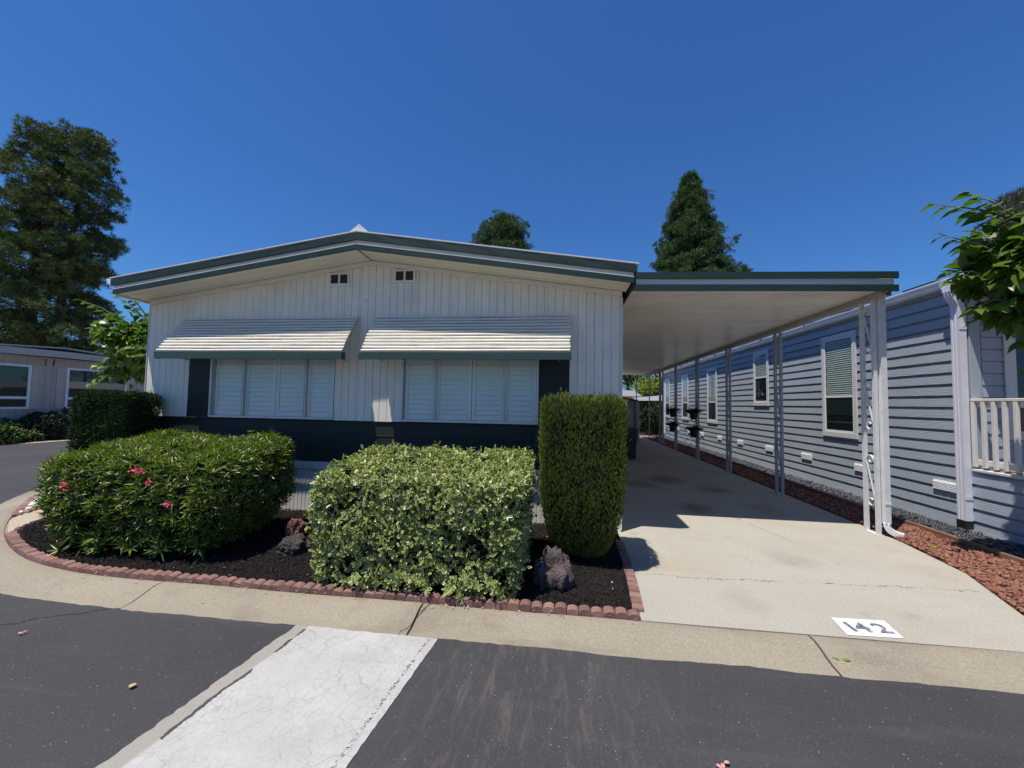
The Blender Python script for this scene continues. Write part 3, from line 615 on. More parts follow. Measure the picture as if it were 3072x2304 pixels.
for k, (a, b) in enumerate(edges):
    if a > .1 and k % 2 == 0 or (-3.15 < a < -2.3 and k % 3 == 0):
        for zz in (2.225, 1.62): build('screw', MB().tube([(a+.012, WY-.004, zz), (a+.012, WY+.006, zz)], .0055, 6), 'vent_dark', home)
build('corner_trim', MB().cbox(HX1-.002, HX1+.012, WY-.012, WY+.05, .02, zb(HX1)-.06), 'trim_white', home)
build('corner_trim', MB().cbox(HX0-.012, HX0+.002, WY-.012, WY+.05, .02, zb(HX0)-.06), 'trim_white', home)
def ribbed_side(x, s):
    mb = MB(); pts = []; y = WY+.05
    while y < 19.5: pts += [(y, 0), (y+.095, 0), (y+.1, .008), (y+.105, .008)]; y += .11
    mb.sweep([[(x+s*-d, yy, z) for yy, d in pts] for z in (.02, zb(x)+.01)], caps=False, closed=False)
    return build('side_wall', mb, 'wall_white', home)
ribbed_side(HX1-.001, 1); ribbed_side(HX0+.001, -1)
# dark green lap siding under the windows
for r in range(3):
    z0 = .742+r*.19; 
    for a, b in ((HX0, -3.62), (-3.618, -.4), (-.398, HX1)):
        build('lap_plank', MB().prismX([(WY-.012, z0), (WY+.02, z0), (WY+.02, z0+.19), (WY-.002, z0+.19), (WY-.010, z0+.004)], a+.001, b-.001), 'dark_siding', home)
build('sill_ledge', MB().cbox(HX0-.005, -5.175, WY-.034, WY+.02, 1.308, 1.326), 'green_band', home)
build('sill_ledge', MB().cbox(-5.172, HX1+.005, WY-.02, WY+.02, 1.308, 1.322), 'dark_siding', home)
for a, b in PAN:
    for i in range(3):
        z0 = 1.327+i*.338; build('lap_panel', MB().prismX([(WY-.008, z0), (WY+.02, z0), (WY+.02, z0+.337), (WY+.0, z0+.337), (WY-.007, z0+.003)], a+.002, b-.002), 'dark_siding', home)
# skirting
build('skirt_rail', MB().cbox(HX0, HX1, WY-.022, WY+.01, .635, .738, .003), 'skirt_white', home)
x = HX0
while x < HX1-.01:
    nx = min(x+.4, HX1); pts = []; u = x
    while u < nx-.01: pts += [(u, 0), (min(u+.034, nx), 0), (min(u+.038, nx), .0045), (min(u+.054, nx), .0045)]; u += .058
    pts = [p for i, p in enumerate(pts) if i == 0 or p[0] > pts[i-1][0]]
    mb = MB(); mb.sweep([[(px+.0005, WY+d, z) for px, d in pts] for z in (-.05, .634)], caps=False, closed=False)
    build('skirt_panel', mb, 'skirt_white', home, recalc=False); x = nx
# windows with plantation shutters
def front_window(x0, x1, mull, split, nm):
    z0, z1 = 1.326, 2.338; fr = MB(); fw_ = .026
    wn = build('window', MB().cbox(x0, x1, WY-.016, WY+.03, z0, z0+.034, .003), 'aluminium', home, at=((x0+x1)/2, WY, z0))
    build('frame', MB().cbox(x0, x0+fw_, WY-.014, WY+.13, z0+.034, z1, .003), 'aluminium', wn)
    build('frame', MB().cbox(x1-fw_, x1, WY-.014, WY+.13, z0+.034, z1, .003), 'aluminium', wn)
    build('frame', MB().cbox(x0, x1, WY-.012, WY+.13, z1+.001, z1+.03, .003), 'aluminium', wn)
    bars = [x0+fw_]+mull+[x1-fw_]
    for m_ in mull:
        build('mullion', MB().cbox(m_-.02, m_-.003, WY-.010, WY+.022, z0+.034, z1, .002), 'aluminium', wn)
        build('mullion', MB().cbox(m_-.001, m_+.017, WY-.004, WY+.03, z0+.034, z1, .002), 'aluminium', wn)
    for i in range(3): build('pane', MB().box(bars[i]+(.018 if i else 0), bars[i+1]-(.021 if i < 2 else 0), WY+.012, WY+.016, z0+.034, z1), 'glass', wn)
    # shutters behind the glass
    sb = [x0+.028, mull[0], split, mull[1], x1-.028]; yb = WY+.055
    for i in range(4):
        a, b = sb[i]+.004, sb[i+1]-.004; st = .05
        sh = build('shutter', MB().cbox(a, a+st, yb, yb+.03, z0+.02, z1, .003), 'shutter_white', home, at=((a+b)/2, yb, z0+.02))
        build('stile', MB().cbox(b-st, b, yb, yb+.03, z0+.02, z1, .003), 'shutter_white', sh)
        build('rail', MB().cbox(a+st+.001, b-st-.001, yb, yb+.03, z0+.02, z0+.105, .003), 'shutter_white', sh)
        z = z0+.110
        while z < z1-.03:
            build('louver', MB().prismX([(yb+.004, z), (yb+.010, z-.002), (yb+.026, z+.0655), (yb+.020, z+.0672)], a+st+.002, b-st-.002), 'shutter_white', sh); z += .0686
front_window(-5.17, -3.21, [-4.64, -3.66], -4.15, 'l'); front_window(-2.22, -.32, [-1.74, -.79], -1.235, 'r')
# awnings
def awning(x0, x1):
    yt, zt, yf, zf = WY-.03, 2.79, 4.885, 2.235; n = 12
    aw = build('awning', MB().cbox(x0-.012, x1+.012, yf-.028, yf-.012, 2.138, 2.236, .003), 'awning_valance', home, at=((x0+x1)/2, yf, zf))
    for xa in (x0-.012, x1): build('valance_return', MB().cbox(xa, xa+.012, yf-.011, yf+.06, 2.14, 2.234, .002), 'awning_valance', aw)
    for i in range(n):
        t_ = (i+.5)/n; y = yt+(yf-yt)*t_; z = zt+(zf-zt)*t_; ph = random.uniform(0, 6); rings = []; j1, j2 = random.uniform(-.006, .006), random.uniform(-.006, .006)
        for q in range(13):
            xx = x0+j1+(x1+j2-x0-j1)*q/12; dz = .0015*math.sin(q*.9+ph)+.0008*math.sin(q*2.3+ph*2)
            pr = [(.024, .0185), (-.012, .0165), (-.028, .004), (-.0285, -.004), (-.018, -.0155), (-.002, -.0165), (-.002, -.015), (-.0172, -.014), (-.0268, -.0035), (-.0265, .0035), (-.0112, .015), (.024, .017)]
            rings.append([(xx, y+py, z+pz+dz) for py, pz in pr])
        build('slat', MB().sweep(rings), 'awning_cream', aw, smooth=False)
    for xa in (x0+.12, (x0+x1)/2, x1-.15):
        build('rafter', MB().sweep([[(xa, y+.035, z-.012), (xa+.025, y+.035, z-.012), (xa+.025, y+.05, z-.03), (xa, y+.05, z-.03)] for y, z in ((yt-.06, zt-.03), (yf, zf-.01))]), 'awning_cream', aw)
    for xa in (x0+.12, x1-.15): build('brace', MB().tube([(xa, WY-.01, 2.16), (xa, yf+.02, 2.2)], .007, 6), 'aluminium', aw)
awning(-5.615, -2.865); awning(-2.61, .085)
# gable vents
for cx, cz in ((-3.19, 3.335), (-2.215, 3.36)):
    vt = build('gable_vent', MB().box(cx-.135, cx+.135, WY-.004, WY-.001, cz-.07, cz+.07), 'dark_void', home, at=(cx, WY, cz))
    for a, b, c_, d in ((-.155, .155, .066, .088), (-.165, .165, -.092, -.064), (-.155, -.128, -.064, .066), (.128, .155, -.064, .066), (-.014, .014, -.064, .066)):
        build('frame', MB().cbox(cx+a, cx+b, WY-.024, WY-.004, cz+c_, cz+d, .003), 'trim_white', vt)
    for h0 in (-.127, .015):
        for i in range(8):
            z = cz-.058+i*.0155; build('louver', MB().prismX([(WY-.018, z), (WY-.006, z+.011), (WY-.005, z+.008), (WY-.017, z-.002)], cx+h0, cx+h0+.112), 'vent_dark', vt)
build('address_stud', MB().tube([(-2.78, WY-.006, 3.02), (-2.78, WY+.004, 3.02)], .008, 8), 'vent_dark', home)
# ================================================================== CARPORT
cp = thing('carport', (2.4, 12, 0), 'white flat carport with green banded fascia on slim scrolled posts', 'carport')
CY0, CY1, CX0, CX1 = 5.53, 20.6, .80, 4.10
def zc(x): return 3.165-.013*(x-.8)
def cp_strip(name, o0, o1, y0, y1, mat, x0=.80, x1=4.13):
    mb = MB(); mb.sweep([[(x, y0, 3.160-.0205*(x-.8)+o0), (x, y1, 3.160-.0205*(x-.8)+o0), (x, y1, 3.160-.0205*(x-.8)+o1), (x, y0, 3.160-.0205*(x-.8)+o1)] for x in (x0, (x0+x1)/2, x1)]); return build(name, mb, mat, cp)
cp_strip('upper_fascia', .160, .246, CY0-.03, CY0, 'green_band', x1=4.15)
cp_strip('fascia_board', .082, .162, CY0+.012, CY0+.035, 'band_white', x1=4.12)
cp_strip('lower_fascia', 0, .080, CY0-.024, CY0+.008, 'green_band', x1=4.15)
for nm, o0, o1, m_ in (('upper_fascia', .165, .246, 'green_band'), ('fascia_board', .082, .163, 'band_white'), ('lower_fascia', .03, .080, 'green_band')):
    z = 3.160-.0205*3.35; build(nm, MB().box(4.12, 4.15 if 'board' not in nm else 4.135, CY0+.04, CY1, z+o0, z+o1), m_ if 'board' in nm else 'trim_white', cp)
y = CY0+.036; pw = .405
while y < CY1-.05:
    y1 = min(y+pw-.004, CY1); pts = []; n = 3; st = (y1-y)/n
    for i in range(n): pts += [(y+i*st, .022), (y+i*st+.018, .022), (y+i*st+.026, 0), (y+(i+1)*st-.010, 0), (y+(i+1)*st-.002, .022)]
    mb = MB(); prof = pts+[(y1, .034), (y, .034)]
    mb.sweep([[(x, yy, zc(x)+d) for yy, d in prof] for x in (CX0-.02, 4.11)]); build('roof_pan', mb, 'carport_pan', cp); y += pw
build('beam', MB().cbox(4.0, 4.055, CY0+.04, CY1, 3.045, 3.118, .004), 'beam_tan', cp)
build('gutter', MB().sweep([[(4.058, y, 3.05), (4.118, y, 3.05), (4.118, y, 3.118), (4.112, y, 3.118), (4.112, y, 3.058), (4.058, y, 3.058)] for y in (CY0+.05, CY1)]), 'post_shade_grey', cp)
build('ledger', MB().box(.756, .80, CY0+.1, CY1, 3.06, 3.16), 'beam_tan', cp)
build('flashing', MB().prismY([(.752, 2.93), (.765, 2.93), (.89, 3.13), (.80, 3.16), (.752, 3.16)], CY0+.0, CY0+.035), 'green_band', cp)
def scurve(y0, y1, x, zt, zbm, flip):
    """an S scroll of flat bar between two legs (legs at y0 < y1)"""
    cy = (y0+y1)/2; r = .072; P = []
    for i in range(13):                 # top curl, spiralling in
        a = rad(200-i*30); rr = r*(1-.055*i); P.append((cy+rr*math.cos(a)*1.0, zt-r+rr*math.sin(a)))
    top = P[::-1]
    bot = [(2*cy-yy, zbm+zt-zz) for yy, zz in P]
    pts = top+bot; s = -1 if flip else 1
    pts = [(cy+s*(yy-cy), zz) for yy, zz in pts]; rings = []
    for i, (yy, zz) in enumerate(pts):
        a = pts[max(i-1, 0)]; b = pts[min(i+1, len(pts)-1)]; d = Vector((b[0]-a[0], b[1]-a[1])).normalized(); nrm = (-d.y*.004, d.x*.004)
        rings.append([(x-.014, yy-nrm[0], zz-nrm[1]), (x+.014, yy-nrm[0], zz-nrm[1]), (x+.014, yy+nrm[0], zz+nrm[1]), (x-.014, yy+nrm[0], zz+nrm[1])])
    return MB().sweep(rings)
def post(y, mat, double=True, x=4.03):
    h = .021; mb = MB().box(x-h, x+h, y-h, y+h, .012, 3.045)
    if double: mb.box(x-h, x+h, y+.20-h, y+.20+h, .012, 3.045)
    mb.box(x-.03, x+.03, y-.03, y+(.23 if double else .03), 0, .0119)
    p = build('post', mb, mat, cp, at=(x, y, 0))
    if double:
        for zt, zb_ in ((2.97, 2.33), (1.98, 1.33), (1.02, .34)): build('scroll', scurve(y+h, y+.20-h, x, zt, zb_, True), mat, p, smooth=True)
    return p
for i, y in enumerate((5.77, 8.03, 10.33, 12.63, 14.95, 17.3)): post(y, 'post_white' if i == 0 else 'post_shade_grey')  # posts behind the first take the copy with shade in its colour
post(19.5, 'post_shade_grey', False); post(20.5, 'post_shade_grey', False, 3.62)
def ribduct(path, wx, wy):
    """a rectangular downspout swept along a path, with fluted front"""
    mb = MB(); rings = []
    for i, p in enumerate(path):
        a = Vector(path[max(i-1, 0)]); b = Vector(path[min(i+1, len(path)-1)]); d = (b-a).normalized(); side = Vector((0, 1, 0)); n = d.cross(side).normalized(); side = n.cross(d).normalized(); P = Vector(p)
        prof = [(-.5, -.5), (.5, -.5), (.5, -.3), (.44, -.25), (.44, -.1), (.5, -.05), (.5, .05), (.44, .1), (.44, .25), (.5, .3), (.5, .5), (-.5, .5)]
        rings.append([P+n*(u*wx)+side*(v*wy) for u, v in prof])
    return mb.sweep(rings)
ds = build('downspout', MB().add([], []) if False else ribduct([(4.105, 5.745, 3.06), (4.105, 5.745, .16)], -.062, .078), 'post_white', cp, at=(4.105, 5.745, 0))
# flexible elbow with raised ribs, turning out to the front right
mb = MB(); P0 = Vector((4.105, 5.745, .17)); out = Vector((.80, -.60, 0)).normalized(); rings = []
for i in range(25):
    t_ = i/24; a = t_*rad(80); R_ = .14
    c_ = P0+out*(R_*(1-math.cos(a)))+Vector((0, 0, -R_*math.sin(a)))+out*(.10*max(0, t_-.6))
    d = (out*math.sin(a)+Vector((0, 0, -math.cos(a)))).normalized(); sd = Vector((0, 0, 1)).cross(out).normalized(); nn_ = d.cross(sd)
    s = 1+(.10 if i % 2 else 0); rings.append([c_+nn_*.03*s*u+sd*.038*s*v for u, v in ((-1, -1), (1, -1), (1, 1), (-1, 1))])
build('elbow', MB().sweep(rings), 'post_white', ds)
build('strap', MB().box(4.068, 4.14, 5.70, 5.7055, .40, .425).box(4.1365, 4.142, 5.706, 5.79, .40, .425), 'post_white', ds)
ds2 = build('downspout', ribduct([(4.10, 17.22, 3.06), (4.10, 17.22, .14), (4.18, 17.18, .03)], -.055, .07), 'post_shade_grey', cp, at=(4.1, 17.22, 0))
# string of lights under the gutter
sg = thing('string_light', (4.17, 10, 3.1), 'string of small clear bulbs hung along the carport gutter', 'string light'); pth = []
for i in range(60): yy = 6.0+i*.22; pth.append((4.165, yy, 3.075-.02*abs(math.sin(i*.8))))
build('wire', MB().tube(pth, .004, 5), 'string_wire', sg)
for yy in (7.54, 9.1, 10.63, 11.7, 13.2, 14.88, 16.4): build('bulb', MB().tube([(4.175, yy, 3.075), (4.175, yy, 3.05), (4.175, yy, 3.03), (4.175, yy, 3.015)], [.010, .022, .022, .006], 8), 'bulb_glass', sg, smooth=True)
# wheeled bin
bn = thing('trash_bin', (1.9, 12.5, 0), 'black wheeled trash bin standing under the carport', 'trash bin')
build('body', MB().sweep([[(1.72+e, 12.24+e, z), (2.20-e, 12.24+e, z), (2.20-e, 12.78-e, z), (1.72+e, 12.78-e, z)] for z, e in ((.03, .05), (.5, .025), (.86, .0), (.862, -.012), (.89, -.012))]), 'bin_black', bn)
build('lid', MB().sweep([[(1.70+e, 12.20+e, z), (2.22-e, 12.20+e, z), (2.22-e, 12.82-e, z), (1.70+e, 12.82-e, z)] for z, e in ((.893, 0), (.92, .0), (.945, .04), (.955, .09))]), 'bin_black', bn)
build('handle', MB().tube([(1.72, 12.80, .86), (1.72, 12.86, .87), (2.09, 12.86, .87), (2.09, 12.80, .86)], .014, 8), 'bin_black', bn)
for xx in (1.70, 2.18): build('wheel', MB().tube([(xx, 12.76, .11), (xx+.045, 12.76, .11)], .11, 16), 'bin_black', bn)
# ================================================================== BLUE HOUSE
BX = 5.46; BY0, BY1 = 6.18, 22.7
bh = thing('blue_house', (8, 12, 0), 'blue grey lap sided house with white gutter and tall narrow windows', 'house')
build('wall', MB().box(BX+.02, 9.5, BY0+.02, BY1, -.05, 3.42), 'dark_void', bh)
def plank(x, y0, y1, z0, h=.163, mat='siding_blue', parent=None):
    return build('lap_plank', MB().prismY([(x-.024, z0), (x+.018, z0), (x+.018, z0+h), (x+.014, z0+h), (x+.014, z0+h-.033), (x-.012, z0+h-.033), (x-.0235, z0+.004)], y0+.0012, y1-.0012), mat, parent or bh)
for r in range(21):
    z0 = .035+r*.163; ys = [BY0]; y = BY0+random.choice([2.1, 3.3, 3.66, 1.3])
    while y < BY1-.8: ys.append(y); y += 3.66
    ys.append(BY1)
    for a, b in zip(ys[:-1], ys[1:]): plank(BX, a, b, z0, min(.163, 3.42-z0))
build('foundation', MB().sweep([[(BX-.09, y, -.05), (BX-.09, y, .012), (BX-.06, y, .03), (BX-.02, y, .033), (BX+.02, y, .033), (BX+.02, y, -.05)] for y in (5.0, BY1)]), 'concrete_foot', bh)
# eave
GX = 5.335
build('soffit', MB().box(GX+.01, BX-.001, 5.36, 23.0, 3.325, 3.345), 'blue_soffit', bh)
gt = build('gutter', MB().sweep([[(GX+.0, y, 3.34), (GX-.018, y, 3.36), (GX-.022, y, 3.385), (GX-.055, y, 3.405), (GX-.062, y, 3.43), (GX-.062, y, 3.445), (GX-.052, y, 3.445), (GX-.045, y, 3.41), (GX-.005, y, 3.39), (GX+.0, y, 3.385)] for y in (5.34, 23.0)]), 'gutter_white', bh)
build('fascia', MB().box(GX+.002, GX+.022, 5.35, 23.0, 3.346, 3.452), 'gutter_white', bh)
rb = build('roof', MB().sweep([[(GX+.0, y, 3.455), (7.6, y, 3.455+.16*2.25), (10, y, 3.455+.16*.0), (10, y, 3.44), (7.6, y, 3.43+.16*2.25), (GX, y, 3.44)] for y in (4.65, 23.0)]), 'grey_roof', bh)
for y0, y1 in ((7.55, 8.15), (10.95, 12.0), (9.6, 10.2), (13.6, 14.6)):
    build('solar_panel', MB().sweep([[(6.2, y, 3.70), (6.9, y, 3.86), (6.9, y, 3.90), (6.2, y, 3.80)] for y in (y0, y1)]), 'solar', rb)
build('roof_vent_pipe', MB().tube([(6.5, 17.5, 3.6), (6.5, 17.5, 4.0)], .05, 10), 'dark_trim', rb)
def side_window(y0, y1, z0, z1, zm):
    x = BX-.022; tw = .085
    wn = build('window', MB().cbox(x-.028, x, y0, y1, z0, z0+.10, .003), 'blue_trim', bh, at=(x, (y0+y1)/2, z0))
    build('trim', MB().cbox(x-.026, x, y0, y1, z1-.09, z1, .003), 'blue_trim', wn)
    for a, b in ((y0, y0+tw), (y1-tw, y1)): build('trim', MB().cbox(x-.026, x, a, b, z0+.101, z1-.091, .003), 'blue_trim', wn)
    a, b = y0+tw+.001, y1-tw-.001; za, zt = z0+.101, z1-.091
    build('backing', MB().box(x+.0, x+.003, a, b, za, zt), 'dark_void', wn)
    for (c0, c1, e0, e1) in ((a, b, za, za+.032), (a, b, zt-.026, zt), (a, a+.026, za+.033, zt-.027), (b-.026, b, za+.033, zt-.027), (a+.027, b-.027, zm-.018, zm+.018)):
        build('sash', MB().cbox(x-.020, x-.002, c0, c1, e0, e1, .002), 'vinyl_window', wn)
    build('pane', MB().box(x-.014, x-.0115, a+.026, b-.026, zm+.018, zt-.026), 'glass', wn)
    build('screen', MB().box(x-.014, x-.0115, a+.026, b-.026, za+.032, zm-.018), 'glass_dark', wn)
    z = zm-.35
    while z < zt-.06:
        build('blind_slat', MB().prismY([(x-.0095, z), (x-.0015, z+.030), (x-.001, z+.028), (x-.009, z-.0015)], a+.06, b-.05), 'blind' if z > zm else 'blind_dark', wn); z += .042
for q in ((8.2, 9.2, 1.05, 3.10, 1.85), (11.42, 12.27, 1.66, 3.18, 2.44), (15.03, 16.0, 1.01, 3.04, 1.78), (18.3, 19.25, 1.01, 3.02, 1.77), (21.35, 22.3, 1.01, 3.03, 1.77)): side_window(*q)
for yc in (6.52, 8.13, 9.81, 11.45, 13.2, 14.84, 16.6, 18.2, 19.95):
    vt = build('foundation_vent', MB().box(BX-.036, BX-.012, yc-.185, yc+.185, .468, .600), 'vinyl_window', bh, at=(BX, yc, .47))
    for i in range(3):
        c0 = yc-.178+i*.122
        for k in range(6): build('vent_slat', MB().prismY([(BX-.037, .478+k*.02), (BX-.046, .474+k*.02), (BX-.046, .480+k*.02), (BX-.037, .490+k*.02)], c0, c0+.112), 'vinyl_window', vt)
# downspout at the front corner
dn = build('downspout', ribduct([(BX-.058, 6.215, 3.03), (BX-.058, 6.215, .14)], -.085, .125), 'downspout_lilac', bh, at=(BX-.058, 6.215, 0))
build('offset_elbow', ribduct([(GX-.03, 6.215, 3.36), (GX-.03, 6.215, 3.26), (GX-.015, 6.215, 3.2), (BX-.072, 6.215, 3.09), (BX-.06, 6.215, 3.03)], -.078, .115), 'downspout_lilac', dn)
build('outlet', MB().sweep([[(GX-.03-e, 6.215-f, z), (GX-.03+e, 6.215-f, z), (GX-.03+e, 6.215+f, z), (GX-.03-e, 6.215+f, z)] for z, e, f in ((3.385, .04, .10), (3.30, .036, .07))]), 'downspout_lilac', dn)
build('drain_boot', MB().sweep([[(BX-.11, 6.15, z), (BX-.015, 6.15, z), (BX-.015, 6.28, z), (BX-.11, 6.28, z)] for z in (.02, .138)]), 'bin_black', dn)
for z in (2.72, .42): build('strap', MB().box(BX-.104, BX-.015, 6.145, 6.151, z, z+.05), 'downspout_lilac', dn)
dn2 = build('downspout', ribduct([(GX-.03, 22.45, 3.36), (GX-.02, 22.45, 3.25), (BX-.07, 22.45, 3.05), (BX-.06, 22.45, 2.9), (BX-.058, 22.45, .14)], -.085, .125), 'downspout_lilac', bh, at=(BX-.058, 22.45, 0))
# porch at the front corner
build('porch_wall', MB().box(5.475, 9.4, 6.165, 6.18, .8, 3.32), 'siding_blue', bh)
build('corner_board', MB().cbox(5.47, 5.60, 6.145, 6.164, .82, 3.32), 'siding_blue', bh)
for r in range(16):
    z0 = .82+r*.163
    if z0 < 3.25: build('lap_plank', MB().prismX([(6.142, z0), (6.163, z0), (6.163, z0+.15), (6.154, z0+.15)], 5.61, 9.4), 'siding_blue', bh)
pwn = build('porch_window', MB().cbox(5.86, 5.99, 6.118, 6.141, 1.35, 2.95), 'blue_trim', bh, at=(6.5, 6.14, 1.3))
build('trim', MB().cbox(5.86, 7.5, 6.116, 6.141, 1.24, 1.35), 'blue_trim', pwn); build('trim', MB().cbox(5.86, 7.5, 6.116, 6.141, 2.95, 3.06), 'blue_trim', pwn)
build('pane', MB().box(5.99, 7.4, 6.128, 6.134, 1.35, 2.95), 'glass_dark', pwn); build('backing', MB().box(5.99, 7.4, 6.136, 6.140, 1.35, 2.95), 'dark_void', pwn)
build('porch_ceiling', MB().box(BX+.01, 9.4, 4.7, 6.14, 3.28, 3.32), 'blue_soffit', bh)  # ceiling and roof lengthened past the gutter end to shade the porch wall
build('porch_beam', MB().box(BX+.0, BX+.09, 5.0, 6.14, 3.14, 3.279), 'siding_blue', bh)
for r in range(5): plank(BX+.004, 3.9, BY0-.006, -.01+r*.163)
build('deck_edge', MB().cbox(BX-.03, BX+.10, 3.9, 6.135, .806, .838), 'railing_cream', bh)
for i in range(14):
    x0 = BX+.104+i*.14; build('deck_board', MB().cbox(x0, x0+.136, 3.9, 6.11, .806, .834), 'deck_wood', bh)
rl = build('railing', MB().cbox(BX-.005, BX+.085, 3.9, 6.16, 1.735, 1.772, .005), 'railing_cream', bh, at=(BX, 5.5, .84))
build('top_rail', MB().cbox(BX+.025, BX+.06, 3.9, 6.13, 1.66, 1.734, .004), 'railing_cream', rl); build('bottom_rail', MB().cbox(BX+.025, BX+.06, 3.9, 6.16, .895, .965, .004), 'railing_cream', rl)
for i in range(18): y = 6.12-i*.128; build('baluster', MB().cbox(BX-.014, BX+.0245, y-.021, y+.021, .868, 1.724, .003), 'railing_cream', rl)
# ================================================================== TAN HOUSE ACROSS THE SIDE STREET
LX = -20.0; th = thing('tan_house', (-23, 13.5, 0), 'tan house with low grey gable roof across the side street', 'house')
def zl(y): return 3.10-.012*abs(y-13.5)
build('wall', MB().box(-27.5, LX-.03, 9.6, 18.2, -.1, 3.0), 'tan_wall', th)
y = 9.6
while y < 18.2:
    build('siding_board', MB().box(LX-.03, LX+random.uniform(-.003, .003), y+.004, y+.196, .62, 3.06), 'tan_wall', th); y += .2
build('skirt', MB().box(LX-.03, LX+.012, 9.6, 18.2, -.1, .60), 'tan_wall', th)
for a, b in ((9.4, 13.5), (13.5, 18.4)):
    build('fascia', MB().sweep([[(LX+.33, y, zl(y)), (LX+.37, y, zl(y)), (LX+.37, y, zl(y)+.25), (LX+.33, y, zl(y)+.25)] for y in (a, b)]), 'tan_fascia', th)
build('soffit', MB().box(LX-.03, LX+.329, 9.4, 18.4, 3.03, 3.05), 'tan_fascia', th)
rt_ = build('roof', MB().sweep([[(LX+.40, y, z), (-28, y, z), (-28, y, z+.05), (LX+.40, y, z+.05)] for y, z in ((9.3, 3.20), (13.5, 3.46), (18.5, 3.18))]), 'grey_roof', th)
build('downspout_wire', MB().tube([(LX+.02, 13.42, 3.05), (LX+.02, 13.40, 2.75)], .015, 6).tube([(LX+.02, 13.15, 3.05), (LX+.02, 13.15, 2.75)], .012, 6), 'dark_trim', th)
def tan_window(y0, y1, sh):
    x = LX+.004; z0, zm, z1 = 1.08, 1.50, 2.74
    wn = build('window', MB().box(x, x+.05, y0, y1, z0, z0+.08), 'vinyl_window', th, at=(x, (y0+y1)/2, z0))
    for a, b, c_, d in ((y0, y1, z1-.08, z1), (y0, y0+.09, z0+.08, z1-.08), (y1-.09, y1, z0+.08, z1-.08), (y0+.09, y1-.09, zm-.05, zm+.05)): build('frame', MB().box(x, x+.05, a, b, c_, d), 'vinyl_window', wn)
    ym = (y0+y1)/2; build('frame', MB().box(x, x+.045, ym-.035, ym+.035, z0+.08, zm-.05), 'vinyl_window', wn)
    build('backing', MB().box(x, x+.006, y0+.09, y1-.09, z0+.08, z1-.08), 'blind_dark', wn)
    build('pane', MB().box(x+.025, x+.03, y0+.09, y1-.09, zm+.05, z1-.08), 'glass_dark', wn)
    for a, b in ((y0+.09, ym-.035), (ym+.035, y1-.09)): build('pane', MB().box(x+.025, x+.03, a, b, z0+.08, zm-.05), 'glass_dark', wn)
    for a in sh:
        s = build('shutter', MB().box(x, x+.012, a, a+.27, z0, z1-.03), 'tan_shutter', th, at=(x, a, z0))
        for (c0, c1, e0, e1) in ((a, a+.035, z0, z1-.03), (a+.235, a+.27, z0, z1-.03), (a+.036, a+.234, z0, z0+.05), (a+.036, a+.234, z1-.08, z1-.03)): build('stile', MB().box(x+.0125, x+.03, c0, c1, e0, e1), 'tan_shutter', s)
        for k in range(26): build('slat', MB().prismY([(x+.0125, z0+.06+k*.058), (x+.024, z0+.06+k*.058), (x+.0125, z0+.11+k*.058)], a+.037, a+.233), 'tan_shutter', s)
tan_window(10.5, 12.74, (12.77,)); tan_window(13.82, 16.1, (13.53, 16.13))
structure('verge', MB().add([(-19.3, -14, -.054), (-18.2, -14, -.054), (-18.2, 70, -.054), (-19.3, 70, -.054)], [(0, 1, 2, 3)]), 'verge_tan', recalc=False)
# ================================================================== BACKGROUND BEHIND THE CARPORT
sd = thing('garden_shed', (2.2, 19, 0), 'small pale grey shed with dark trim at the far end of the carport', 'shed')
build('wall', MB().prismY([(1.4, 0), (3.12, 0), (3.12, 1.80), (1.4, 2.12)], 18.0, 20.2), 'shed_wall', sd)
x = 1.42
while x < 3.1: build('siding_board', MB().box(x, x+.205, 17.985, 17.999, .03, 2.10-(x-1.4+.205)*.186), 'shed_wall', sd); x += .21
build('roof', MB().sweep([[(1.3, y, 2.15), (3.22, y, 1.79), (3.22, y, 1.85), (1.3, y, 2.21)] for y in (17.85, 20.4)]), 'dark_trim', sd)
build('corner_trim', MB().box(3.09, 3.135, 17.97, 17.984, 0, 1.79), 'dark_trim', sd); build('door', MB().box(1.45, 2.62, 17.955, 17.984, .03, 1.78), 'dark_trim', sd)
fr = thing('white_roofed_house', (3, 28, 0), 'white roofed house partly seen past the garden shed', 'house')
build('wall', MB().box(-1, 4.4, 26.5, 32, 0, 2.2), 'tan_wall', fr); build('roof', MB().prismY([(-1.4, 2.2), (4.95, 2.2), (4.45, 2.55), (-1, 2.75)], 26, 32.5), 'far_white', fr)
fr = thing('white_carport_roof', (6.5, 30, 0), 'low white carport roof beyond the blue house', 'carport')
build('roof', MB().sweep([[(4.6, y, 1.95), (9.5, y, 2.05), (9.5, y, 2.27), (6.8, y, 2.35), (4.6, y, 2.13)] for y in (29, 34)]), 'far_white', fr)
build('wall', MB().box(4.8, 9.3, 33.4, 33.8, 0, 1.94), 'far_white', fr)
for xx in (5.0, 7.0, 9.2): build('post', MB().box(xx-.05, xx+.05, 29.2, 29.3, 0, 1.95), 'post_shade_grey', fr)
gw = thing('garden_wall', (4.6, 24, 0), 'low tan garden wall at the far end of the drive', 'wall')
build('coping', MB().box(3.0, 7.5, 23.9, 24.25, .2, .26), 'verge_tan', gw)
for i in range(9): build('wall_block', MB().box(3.0+i*.5, 3.495+i*.5, 23.95, 24.2, -.02, .2), 'verge_tan', gw)
